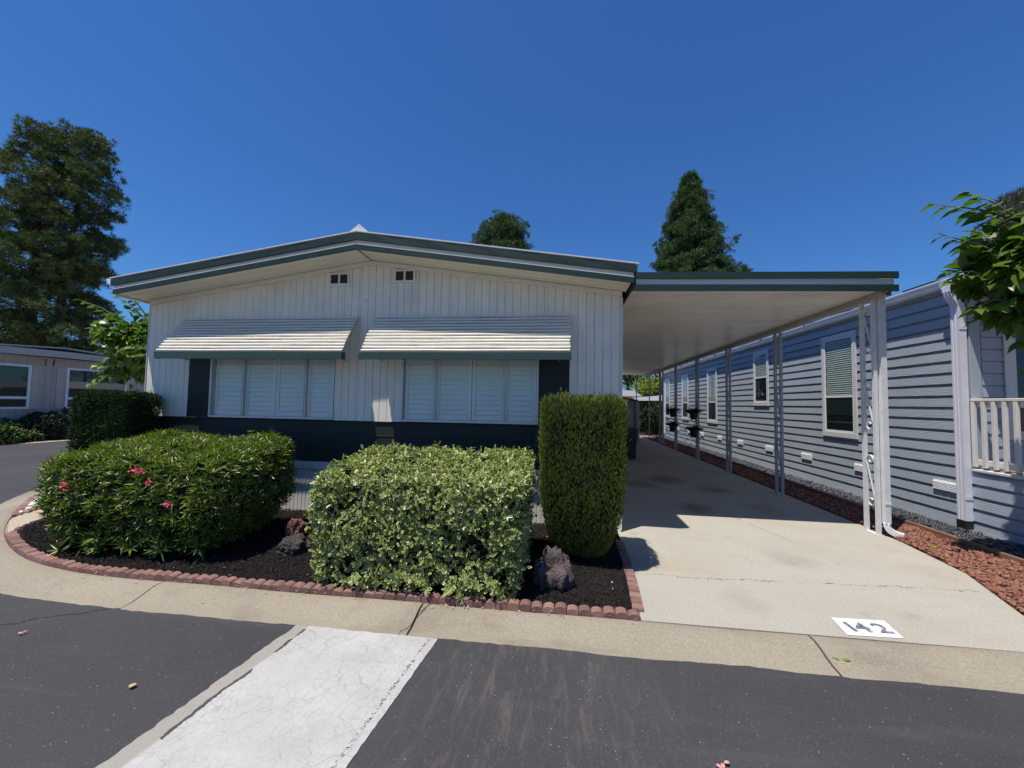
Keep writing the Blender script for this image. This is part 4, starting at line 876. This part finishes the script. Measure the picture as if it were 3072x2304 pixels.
# ================================================================== ROCKS
def boulder(loc, s, mat, label, seed, sq=(1, 1, 1), rotz=0):
    import bmesh
    bm = bmesh.new(); bmesh.ops.create_icosphere(bm, subdivisions=5, radius=1); P = np.array([v.co[:] for v in bm.verts])
    d = 1+.20*wob(P, 1.6, seed)+.15*wob(P, 4, seed+1)-.10*np.abs(wob(P, 7, seed+2))+.045*wob(P, 13, seed+4)+.03*np.abs(wob(P, 24, seed+3))
    P = P*d[:, None]*np.array(sq)*s; c_, s_ = math.cos(rotz), math.sin(rotz); P = P@np.array([[c_, s_, 0], [-s_, c_, 0], [0, 0, 1]])
    P[:, 2] = np.maximum(P[:, 2], -s*sq[2]*.55); P[:, 2] += s*sq[2]*.5
    for v, p in zip(bm.verts, P): v.co = p
    me = bpy.data.meshes.new('lava_boulder'); bm.to_mesh(me); bm.free(); me.polygons.foreach_set('use_smooth', [True]*len(me.polygons))
    return tag(link('lava_boulder', me, mat, None, Vector(loc)), label, 'rock', 'lava boulders in the mulch bed')
boulder((-.06, 3.66, .0), .178, 'rock_purple', 'large purple grey lava boulder in front of the clipped juniper', 3, (.95, .85, 1.18), .4)
boulder((-2.98, 4.28, .035), .13, 'rock_red', 'small reddish lava boulder behind the dark one in the mulch', 11, (.75, .7, 1.05), .6)
boulder((-2.70, 3.86, .02), .135, 'rock_dark', 'jagged dark grey lava boulder beside the variegated hedge', 23, (1.0, .62, .92), .7)
# ================================================================== PLANTS
def shell(n, c, half, ex=4, depth=.12, taper=None, noise_=(.05, 3), seed=0, bottom=False, top_slope=None):
    """points near the surface of a clipped bush; returns P and outward normals"""
    h = np.array(half); ar = np.array([h[1]*h[2]*2, h[0]*h[2]*2, h[0]*h[1]*(2 if bottom else 1)]); a = rng.choice(3, n, p=ar/ar.sum())
    q = U_(-1, 1, (n, 3)); sg = np.where(rng.random(n) < .5, -1., 1.); sg[(a == 2) & (not bottom)] = 1; q[np.arange(n), a] = sg
    s = (np.abs(q)**ex).sum(1)**(-1/ex); q = q*s[:, None]
    nr = unit(np.sign(q)*np.abs(q)**(ex-1)/h)
    P = q.copy()
    if taper is not None: f = taper(P[:, 2]); P[:, 0] *= f; P[:, 1] *= f
    P = P*h+np.array(c); P += nr*(noise_[0]*wob(P, noise_[1], seed))[:, None]
    dpt = np.minimum(rng.exponential(depth, n)*.6, .55)*h.min(); stray = rng.random(n) < .008; dpt[stray] = -U_(.01, .07, int(stray.sum()))*min(1, h.min()*2)
    P -= nr*dpt[:, None]
    if top_slope is not None: P[:, 2] += top_slope(P)*np.clip((P[:, 2]-c[2])/h[2]+.2, 0, 1)
    return P, nr
def thin(P, nr, f, amt, seed):
    k = wob(P, f, seed)+rng.normal(size=len(P))*.25 < amt; return P[k], nr[k]
def stems(parent, c, h, n, mat, spread, r=.012, seed=0, name='stems'):
    rr = random.Random(seed); mb = MB()
    for i in range(n):
        b = Vector((c[0]+rr.uniform(-.5, .5)*spread[0], c[1]+rr.uniform(-.5, .5)*spread[1], .0)); e = Vector((c[0]+rr.uniform(-1, 1)*spread[0], c[1]+rr.uniform(-1, 1)*spread[1], h*rr.uniform(.75, .95)))
        m_ = (b+e)/2+Vector((rr.uniform(-.1, .1), rr.uniform(-.1, .1), .05)); mb.tube([b, m_, e], [r, r*.75, r*.35], 5)
    return tag(build(name, mb, mat, parent, recalc=False), kind=None)
def bush(name, label, cat, loc, P, nr, ln, wd, tm, mat, up_=.35, spread=.75, ex_stems=None, group=None):
    t_ = thing(name, loc, label, cat, group); n = len(P)
    D = nr*.55+rand_unit(n)*spread+np.array([0, 0, up_]); Nn = nr*.7+np.array([0, 0, .6])+rand_unit(n)*.55
    foliage('foliage', t_, mat, P, D, Nn, U_(*ln, n), U_(*wd, n), tm)
    return t_
# variegated hedge: rosettes of oval leaves
def rosettes(P, nr, k, ln, wd, up_, tilt):
    n = len(P); ax = unit(nr*.8+np.array([0, 0, up_])+rand_unit(n)*.55)
    A = unit(np.cross(ax, rand_unit(n))); B = np.cross(ax, A); oP, oD, oN = [], [], []
    for j in range(k):
        a = j*2.4+U_(0, .5, n); t_ = U_(*tilt, n); d = (A*np.cos(a)[:, None]+B*np.sin(a)[:, None])*np.cos(t_)[:, None]+ax*np.sin(t_)[:, None]
        oP.append(P+d*.006); oD.append(d); oN.append(ax+rand_unit(n)*.2)
    m_ = n*k; return np.concatenate(oP), np.concatenate(oD), np.concatenate(oN), U_(*ln, m_), U_(*wd, m_)
vh = thing('variegated_hedge', (-1.33, 3.9, 0), 'clipped box hedge with cream edged green leaves in the middle of the bed', 'hedge')
P, nr = shell(5800, (-1.235, 3.82, .525), (.92, .59, .495), 22, .15, lambda z: 1-.06*np.clip(-z, 0, 1), (.018, 5), 3, False, lambda P: .12*(P[:, 1]-3.82)); P, nr = thin(P, nr, 8, .62, 31)
n_ = len(P); q_ = rng.random(n_) < .4; a_ = rosettes(P[q_], nr[q_], 5, (.032, .054), (.017, .027), .45, (.15, 1.1))
P1 = np.repeat(P[~q_], 5, 0)+rng.normal(size=((~q_).sum()*5, 3))*.026; N1 = np.repeat(nr[~q_], 5, 0); m_ = len(P1)
a1 = (P1, N1*.25+rand_unit(m_)*.9+np.array([0, 0, .25]), N1*.9+np.array([0, 0, .5])+rand_unit(m_)*.5, U_(.030, .056, m_), U_(.017, .029, m_))
a_ = tuple(np.concatenate(q) for q in zip(a_, a1))
P = np.stack([U_(-1.75, -.36, 46), U_(3.17, 3.30, 46), U_(.05, .2, 46)], 1)          # low hanging shoots over the brick edging
b_ = rosettes(P, np.tile([0., -1, .1], (46, 1)), 7, (.035, .058), (.018, .03), .2, (.1, .8))
foliage('foliage', vh, 'leaf_variegated', *[np.concatenate(q) for q in zip(a_, b_)], 'oval')
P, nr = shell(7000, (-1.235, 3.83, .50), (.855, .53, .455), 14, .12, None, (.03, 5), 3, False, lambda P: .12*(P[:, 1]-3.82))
foliage('inner_shade_foliage', vh, 'leaf_dark', P, rand_unit(7000), rand_unit(7000), U_(.04, .08, 7000), U_(.02, .04, 7000), 'spray')  # near-black leaves under the surface: shade of the gaps put into their colour
stems(vh, (-1.235, 3.83), .95, 46, 'twig', (.82, .5), .010, 1)
# oleander
ol = thing('oleander_bush', (-4.2, 4.1, 0), 'rounded oleander bush with a few pink flowers on the left', 'bush')
tp = lambda z: np.where(z < 0, 1-.22*np.clip(-z, 0, 1)**1.5, 1-.03*z)
P, nr = shell(6200, (-4.27, 4.02, .585), (1.08, .60, .495), 8, .2, tp, (.032, 2.8), 8, False, lambda P: .16*(P[:, 1]-4.05)); P, nr = thin(P, nr, 5, .7, 33)
k_ = (P[:, 1] > 3.62) | (P[:, 2] > .95) | (rng.random(len(P)) < np.where(P[:, 0] > -3.9, .55, .85)); P, nr = P[k_], nr[k_]
a_ = rosettes(P, nr, 5, (.05, .095), (.011, .018), .75, (.35, 1.15))
P = np.stack([U_(-5.15, -3.45, 34), U_(3.46, 3.62, 34), U_(.06, .25, 34)], 1)
b_ = rosettes(P, np.tile([0., -1, .2], (34, 1)), 7, (.08, .13), (.016, .024), .3, (.2, .9))
foliage('foliage', ol, 'leaf_oleander', *[np.concatenate(q) for q in zip(a_, b_)], 'lance')
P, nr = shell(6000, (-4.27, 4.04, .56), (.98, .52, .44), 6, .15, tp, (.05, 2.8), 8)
foliage('inner_shade_foliage', ol, 'leaf_dark', P, rand_unit(6000), rand_unit(6000), U_(.06, .12, 6000), U_(.02, .04, 6000), 'lance')  # dark core leaves, coloured so the openings between twigs look shaded
stems(ol, (-4.27, 4.05), 1.02, 110, 'twig', (.98, .56), .011, 2)
for (px, py, pz) in ((-5.12, 3.52, .93), (-4.80, 3.39, .74), (-4.785, 3.39, .70), (-4.06, 3.42, .90), (-3.99, 3.42, .885), (-3.86, 3.38, .80), (-3.63, 3.38, .60)):
    n = 20; ax = unit(np.tile([0., -.8, .7], (n, 1))+rand_unit(n)*.3); d = rand_unit(n)*np.array([1, .5, 1])+np.array([0, -.35, .2]); q = np.array([px, py-.03, pz])+rng.normal(size=(n, 3))*.012
    foliage('flower', ol, 'flower_pink', q, d, ax, U_(.014, .026, n), U_(.010, .017, n), 'oval')
# clipped juniper column
ju = thing('clipped_juniper', (.22, 4.25, 0), 'tall clipped juniper column beside the driveway', 'shrub')
tj = lambda z: np.where(z > 0, 1.0, 1-.5*np.clip(-z+.05, 0, 1)**2.0)
P, nr = shell(26000, (.20, 4.30, .86), (.41, .41, .80), 14, .14, tj, (.022, 7), 12)
nrm = nr.copy(); n = len(P); D = np.array([0, 0, 1.0])+nr*.55+rand_unit(n)*.42
foliage('foliage', ju, 'leaf_juniper', P, D, nr+rand_unit(n)*.5, U_(.03, .065, n), U_(.008, .015, n), 'spray')
n2 = 12000; P, nr = shell(n2, (.20, 4.30, .86), (.405, .405, .795), 14, .05, tj, (.022, 7), 12); D = np.array([0, 0, .9])+nr*.7+rand_unit(n2)*.6
foliage('sprigs', ju, 'leaf_juniper', P, D, rand_unit(n2), U_(.015, .035, n2), U_(.005, .009, n2), 'spray')
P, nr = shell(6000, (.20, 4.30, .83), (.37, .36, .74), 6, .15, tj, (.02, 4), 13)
foliage('inner_shade_foliage', ju, 'leaf_dark', P, np.array([0, 0, 1.])+rand_unit(6000)*.6, nr+rand_unit(6000)*.5, U_(.06, .12, 6000), U_(.03, .05, 6000), 'spray')  # dark interior of the column, its shade painted as leaf colour
build('stem', MB().tube([(.22, 4.3, 0), (.2, 4.3, .7)], [.06, .03], 8), 'bark', ju)
# yew box hedge left of the house
yw = thing('yew_hedge', (-6.2, 4.75, 0), 'dark clipped yew box hedge at the left corner of the mobile home', 'hedge')
ty = lambda z: 1-.16*np.clip(-z, 0, 1)
P, nr = shell(30000, (-6.29, 4.97, .85), (.45, .23, .79), 16, .14, ty, (.02, 7), 15); n = len(P)
foliage('foliage', yw, 'leaf_yew', P, nr*.6+np.array([0, 0, .5])+rand_unit(n)*.6, nr+rand_unit(n)*.5, U_(.03, .06, n), U_(.009, .016, n), 'spray')
P, nr = shell(7000, (-6.29, 4.97, .82), (.40, .19, .73), 8, .12, ty, (.02, 4), 16)
foliage('inner_shade_foliage', yw, 'leaf_dark', P, np.array([0, 0, 1.])+rand_unit(7000)*.6, nr+rand_unit(7000)*.5, U_(.06, .12, 7000), U_(.03, .05, 7000), 'spray')  # inner leaves darkened by colour to stand for shade inside the hedge
# small shrubs in front of the tan house
def small_shrub(name, label, c, half, n, mat, ln, wd, tm='spray', ex=2.4):
    P, nr = shell(n, c, half, ex, .25, None, (.12, 2.2), int(c[1]*10)); t_ = bush(name, label, 'shrub', (c[0], c[1], 0), P, nr, ln, wd, tm, mat)
    P, nr = shell(n//5, c, tuple(h*.8 for h in half), ex, .3, None, (.1, 2), 4); foliage('inner_shade_foliage', t_, 'leaf_dark', P, rand_unit(len(P)), rand_unit(len(P)), U_(ln[0]*1.5, ln[1]*1.8, len(P)), U_(ln[0], ln[1], len(P)), 'spray'); return t_  # inner layer in near-black green, painted shade behind the outer leaves
small_shrub('low_shrub', 'dark spreading shrub under the right window of the tan house', (-19.2, 13.3, .35), (.6, 1.3, .62), 4200, 'leaf_dark', (.07, .14), (.03, .06))
small_shrub('low_shrub', 'dark low shrub under the left window of the tan house', (-19.3, 11.3, .25), (.55, 1.0, .42), 2600, 'leaf_dark', (.07, .14), (.03, .06))
small_shrub('bright_shrub', 'bright yellow green shrub by the road at the left edge', (-18.75, 11.1, .22), (.4, .55, .40), 900, 'leaf_bright', (.08, .15), (.05, .09))
small_shrub('bright_shrub', 'little pale green shrub beside the larger bright shrub', (-18.8, 12.05, .1), (.22, .3, .24), 260, 'leaf_bright', (.07, .12), (.04, .07))
# hanging planters on the carport posts
for i, (y, z) in enumerate(((15.0, 1.35), (15.0, .84), (12.68, 1.35), (12.68, .82))):
    lab = ('upper', 'lower')[i % 2]+' hanging planter on the '+('farther', 'nearer')[i//2]+' planted carport post'
    hp = thing('hanging_planter', (3.91, y, z), lab, 'planter', 'hanging planters on the carport posts')
    build('pot', MB().tube([(3.91, y, z-.13), (3.91, y, z-.12), (3.91, y, z-.05), (3.91, y, z+.06), (3.91, y, z+.075)], [.05, .08, .105, .118, .118], 14), 'pot_black', hp, smooth=True)
    build('hook', MB().tube([(4.01, y, z+.30), (3.96, y, z+.33), (3.91, y, z+.30)], .006, 5).tube([(3.91, y, z+.3), (3.80, y, z+.07)], .003, 4).tube([(3.91, y, z+.3), (4.0, y, z+.07)], .003, 4), 'dark_trim', hp)
    n = 190; P = np.array([3.91, y, z+.07])+rng.normal(size=(n, 3))*np.array([.07, .07, .01]); D = rand_unit(n)*np.array([1, 1, .4])+np.array([0, 0, .55])
    foliage('leaves', hp, 'leaf_dark', P, D, rand_unit(n), U_(.10, .26, n), U_(.012, .03, n), 'lance')
    n = 40; P = np.array([3.80, y-.05, z-.1])+rng.normal(size=(n, 3))*np.array([.13, .08, .12]); foliage('trailing_leaves', hp, 'leaf_dark', P, rand_unit(n), rand_unit(n), U_(.03, .07, n), U_(.02, .04, n), 'oval')
# ================================================================== TREES
def blobs(n, centers, radii, flat=.8):
    c = rng.integers(0, len(centers), n); d = rand_unit(n); r = rng.random(n)**.38
    return centers[c]+d*(r*radii[c])[:, None]*np.array([1, 1, flat]), d
def broad_tree(name, label, base, h, crown_c, crown_r, nb, nleaf, mat, ln, wd, tm='heart', br=.38, trunk_r=.09, bark='bark_grey', seed=0, droop=-.1, shoots=()):
    rr = np.random.default_rng(seed); t_ = thing(name, base, label, 'tree'); B = Vector(base); C = np.array(crown_c); R = np.array(crown_r)
    q = unit(rr.normal(size=(nb, 3)))*(rr.random((nb, 1))**.45); cen = C+q*R*.82; rad_ = rr.uniform(.65, 1.25, nb)*br*R.mean()
    mb = MB(); top = Vector((C[0], C[1], C[2]-R[2]*.35)); mid = (B+top)/2+Vector((.06, .04, 0)); mb.tube([B, mid, top], [trunk_r, trunk_r*.8, trunk_r*.55], 9)
    for i in range(min(nb, 26)):
        e = Vector(cen[i]); m_ = top.lerp(e, .5)+Vector((0, 0, .08*R[2])); mb.tube([top, m_, e], [trunk_r*.4, trunk_r*.24, trunk_r*.08], 5)
    P, d = blobs(nleaf, cen, rad_); n = len(P); D = d*.6+rand_unit(n)*.6+np.array([0, 0, droop]); Nn = np.array([0, 0, 1.])+rand_unit(n)*.6
    Ps, Ds, Ns, Ls, Ws = [P], [D], [Nn], [U_(*ln, n)], [U_(*wd, n)]
    for a, b, k in shoots:           # long leafy shoots
        a = Vector(a); b = Vector(b); mb.tube([a, a.lerp(b, .5)+Vector((0, 0, .05)), b], [.012, .008, .003], 5)
        for i in range(k):
            p = a.lerp(b, .15+.85*i/(k-1)); side = (b-a).cross(Vector((0, 0, 1))).normalized()*(1 if i % 2 else -1)
            dd = side*.8+(b-a).normalized()*.5+Vector((rng.normal()*.25, rng.normal()*.25, -.35)); sz = 1.15-.5*i/k
            Ps.append(np.array([p[:]])); Ds.append(np.array([dd[:]])); Ns.append(np.array([[rng.normal()*.3, rng.normal()*.3, 1.]])); Ls.append(np.array([ln[1]*sz])); Ws.append(np.array([wd[1]*sz]))
    build('trunk', mb, bark, t_, smooth=True, recalc=False)
    foliage('crown', t_, mat, np.concatenate(Ps), np.concatenate(Ds), np.concatenate(Ns), np.concatenate(Ls), np.concatenate(Ws), tm); return t_
def conifer(name, label, base, H, lean, Rf, z0, nbr, clump_n, clump_r, mat, needle=(.3, .5), nw=.05, trunk_r=.35, up_=.25, seed=0, tmin=.3, per=4, bark='bark', group=None, lift=.5, tuft=0):
    rr = np.random.default_rng(seed); t_ = thing(name, base, label, 'tree', group); B = Vector(base); mb = MB()
    ax = lambda z: B+Vector((lean[0]*(z/H)**1.3, lean[1]*(z/H)**1.3, z))
    zs = [0, .12, .3, .5, .7, .88, .985]; mb.tube([ax(H*q) for q in zs], [trunk_r*(1-q*.93) for q in zs], 9)
    cs, cr, co = [], [], []
    for i in range(nbr):
        q = (i+rr.random())/nbr; z = z0+(H-z0)*q**.9; a = i*2.39996+rr.normal()*.35; Lb = Rf(z/H)*rr.uniform(.62, 1.08); o = ax(z*.985); dr_ = Vector((math.cos(a), math.sin(a), 0))
        pt = lambda s: o+dr_*(Lb*s)+Vector((0, 0, Lb*(up_*s-.18*s*s+.12*s**3)))
        if Lb > .5: mb.tube([o, pt(.5), pt(.95)], [trunk_r*.16*(1-q*.5), trunk_r*.10*(1-q*.5), .012], 5)
        k = max(2, int(per*Lb/3+.5)+1)
        for j in range(k):
            t0 = tmin+(1-q)*.16; s = t0+(1-t0)*(j+rr.random()*.8)/k; c_ = pt(s); sp = .32*Lb*s; c_ = c_+Vector((rr.normal()*sp*.5, rr.normal()*sp*.5, rr.normal()*.22*sp)); cs.append(c_[:]); cr.append(clump_r*rr.uniform(.65, 1.25)*(1 if s > .5 else .8)); co.append((dr_*.6+Vector((0, 0, .35)))[:])
    cs = np.array(cs); cr = np.array(cr); co = np.array(co); n = len(cs)*clump_n; c = np.repeat(np.arange(len(cs)), clump_n)
    if tuft:
        k = max(1, clump_n//tuft); sub = np.repeat(np.arange(len(cs)), k); off = unit(rand_unit(len(sub))+co[sub]*.6)*(rng.random(len(sub))**.4*cr[sub])[:, None]*np.array([1, 1, .6]); tc = cs[sub]+off
        n = len(sub)*tuft; c = np.repeat(np.arange(len(sub)), tuft); d = unit(rand_unit(n)+unit(off)[c]*.5+np.array([0, 0, lift])); P = tc[c]+d*.04; D = d
    else:
        d = unit(rand_unit(n)+co[c]*.5); P = cs[c]+d*(rng.random(n)**.5*cr[c]*.75)[:, None]*np.array([1, 1, .8]); D = unit(d+np.array([0, 0, lift])+rand_unit(n)*.35)
    build('trunk', mb, bark, t_, smooth=True, recalc=False)
    foliage('crown', t_, mat, P, D, rand_unit(n), U_(*needle, n), U_(nw*.7, nw*1.3, n), 'spray'); return t_
def at_px(x, depth, z=-.1):      # a spot on the ground at this depth along the camera axis, under photo column x (0..1024)
    p = Vector((0, 0, CAM_H))+fw*depth+rt2*((x-512)/F_PX*depth); return (p.x, p.y, z)
pr = lambda a, b, c: (lambda q: a*max(0, (1-q))**b*(1 if q > .3 else .8)+c)
pR = lambda q: 3.6*(1-q)**.66*min(1, .5+q*1.3)+.3
conifer('pine_tree', 'tall straight pine behind the tan house, at the left edge', at_px(27, 24), 18.4, (-.2, 0), pR, 3.2, 72, 308, .78, 'needle_pine', (.22, .38), .034, .36, .22, 21, .58, 4, group='pines behind the tan house', lift=.55, tuft=28)
conifer('pine_tree', 'leaning pine behind the tan house, nearer the mobile home', at_px(47, 25), 18.8, (1.5, .3), pR, 3.4, 72, 308, .78, 'needle_pine', (.22, .38), .034, .36, .22, 33, .58, 4, group='pines behind the tan house', lift=.55, tuft=28)
conifer('redwood_tree', 'tall conical redwood rising behind the carport', at_px(691, 40), 25.6, (0, 0), lambda q: .31*25.6*(1-q)**.78+.12, 9, 300, 224, .62, 'needle_redwood', (.20, .36), .045, .45, .05, 41, .3, 6, lift=.45, tuft=16)
conifer('bushy_pine', 'round topped pine peeking over the right roof slope', at_px(500, 36), 18.6, (0, 0), lambda q: 5.6*(1-q)**.5*min(1, .3+q)+.3, 8, 120, 224, .85, 'needle_redwood', (.20, .36), .045, .4, .3, 52, .35, 5, lift=.45, tuft=16)
conifer('grey_pine', 'grey green pine in the upper right behind the blue house', at_px(1022, 26), 16.2, (0, 0), lambda q: 3.8*(1-q)**.6+.4, 6, 100, 110, .7, 'needle_grey', (.2, .35), .045, .35, .2, 63, .3, 5)
broad_tree('mulberry_tree', 'leafy green mulberry at the left corner of the mobile home', (-7.9, 7.1, 0), 3.4, (-8.2, 7.0, 2.62), (1.05, .8, .85), 34, 2600, 'leaf_mulberry', (.09, .16), (.07, .12), 'heart', .36, .11, 'bark_grey', 71, -.35,
    shoots=[((-8.7, 6.9, 3.1), (-9.5, 6.7, 3.5), 11), ((-8.3, 6.9, 3.2), (-8.75, 6.7, 3.62), 9), ((-8.1, 6.8, 3.2), (-8.35, 6.5, 3.7), 9), ((-8.8, 6.9, 2.2), (-9.2, 6.7, 1.8), 8)])
broad_tree('mulberry_tree', 'mulberry with large lobed leaves overhanging the porch at the right edge', (5.35, 3.85, 0), 4, (4.82, 4.5, 2.98), (.82, .46, .86), 46, 3000, 'leaf_mulberry', (.10, .18), (.075, .125), 'heart', .34, .08, 'bark_grey', 83, -.4,
    shoots=[((4.6, 4.5, 3.45), (3.72, 4.55, 3.74), 15), ((4.5, 4.5, 3.5), (4.0, 4.5, 3.82), 11), ((4.5, 4.5, 3.05), (3.80, 4.55, 3.42), 13), ((4.3, 4.5, 2.9), (3.85, 4.55, 3.02), 9), ((4.4, 4.5, 2.7), (4.05, 4.5, 2.62), 8), ((4.8, 4.5, 2.4), (4.5, 4.5, 2.0), 9)])
for (px, dp, zt, r, mt, lab, sd_) in ((57, 30, 5.2, 2.2, 'leaf_tree', 'round green tree behind the tan house roof, left one', 91), (75, 33, 5.6, 2.3, 'leaf_tree', 'round green tree behind the tan house roof, beside the mulberry', 92), (40, 29, 4.6, 1.8, 'leaf_tree', 'low green tree under the leaning pine', 93),
                            (628, 36, 7.0, 3.4, 'leaf_tree', 'green tree seen under the far end of the carport', 94), (668, 34, 8.2, 3.6, 'leaf_tree', 'tall tree with hanging branches beyond the blue house', 95), (653, 30, 3.6, 1.6, 'leaf_yellow', 'yellow green tree beyond the white carport roof', 96)):
    b = at_px(px, dp); broad_tree('broadleaf_tree', lab, b, zt, (b[0], b[1], zt-r*.7), (r, r, r*.85), 30, 3600, mt, (.16, .3), (.12, .22), 'spray', .38, .16, 'bark', sd_, .1)
small_shrub('garden_shrub', 'dark shrub beside the garden wall at the end of the drive', (4.75, 23.2, .75), (.55, .5, .8), 1800, 'leaf_dark', (.08, .16), (.05, .1))
small_shrub('garden_shrub', 'tall dark shrub against the far corner of the blue house', (5.6, 24.0, .8), (.55, .5, .9), 1800, 'leaf_dark', (.08, .16), (.05, .1))
small_shrub('garden_shrub', 'small light green shrub beside the shed', (3.9, 22.8, .4), (.25, .25, .45), 500, 'leaf_bright', (.07, .13), (.04, .08))
# overhead wires
for i, (z0, z1, lab) in enumerate(((7.1, 6.9, 'upper thin overhead wire behind the mulberry'), (6.5, 6.2, 'lower thin overhead wire behind the mulberry'))):
    pth = []
    for k in range(25): s = k/24; pth.append((-40+s*34, 27+s*6, z0+(z1-z0)*s-1.2*4*s*(1-s)*.25))
    tag(build('overhead_wire', MB().tube(pth, .012, 4), 'string_wire'), lab, 'wire', 'overhead wires')
# clean up: no stray placeholder data
for m_ in list(bpy.data.meshes):
    if m_.users == 0: bpy.data.meshes.remove(m_)
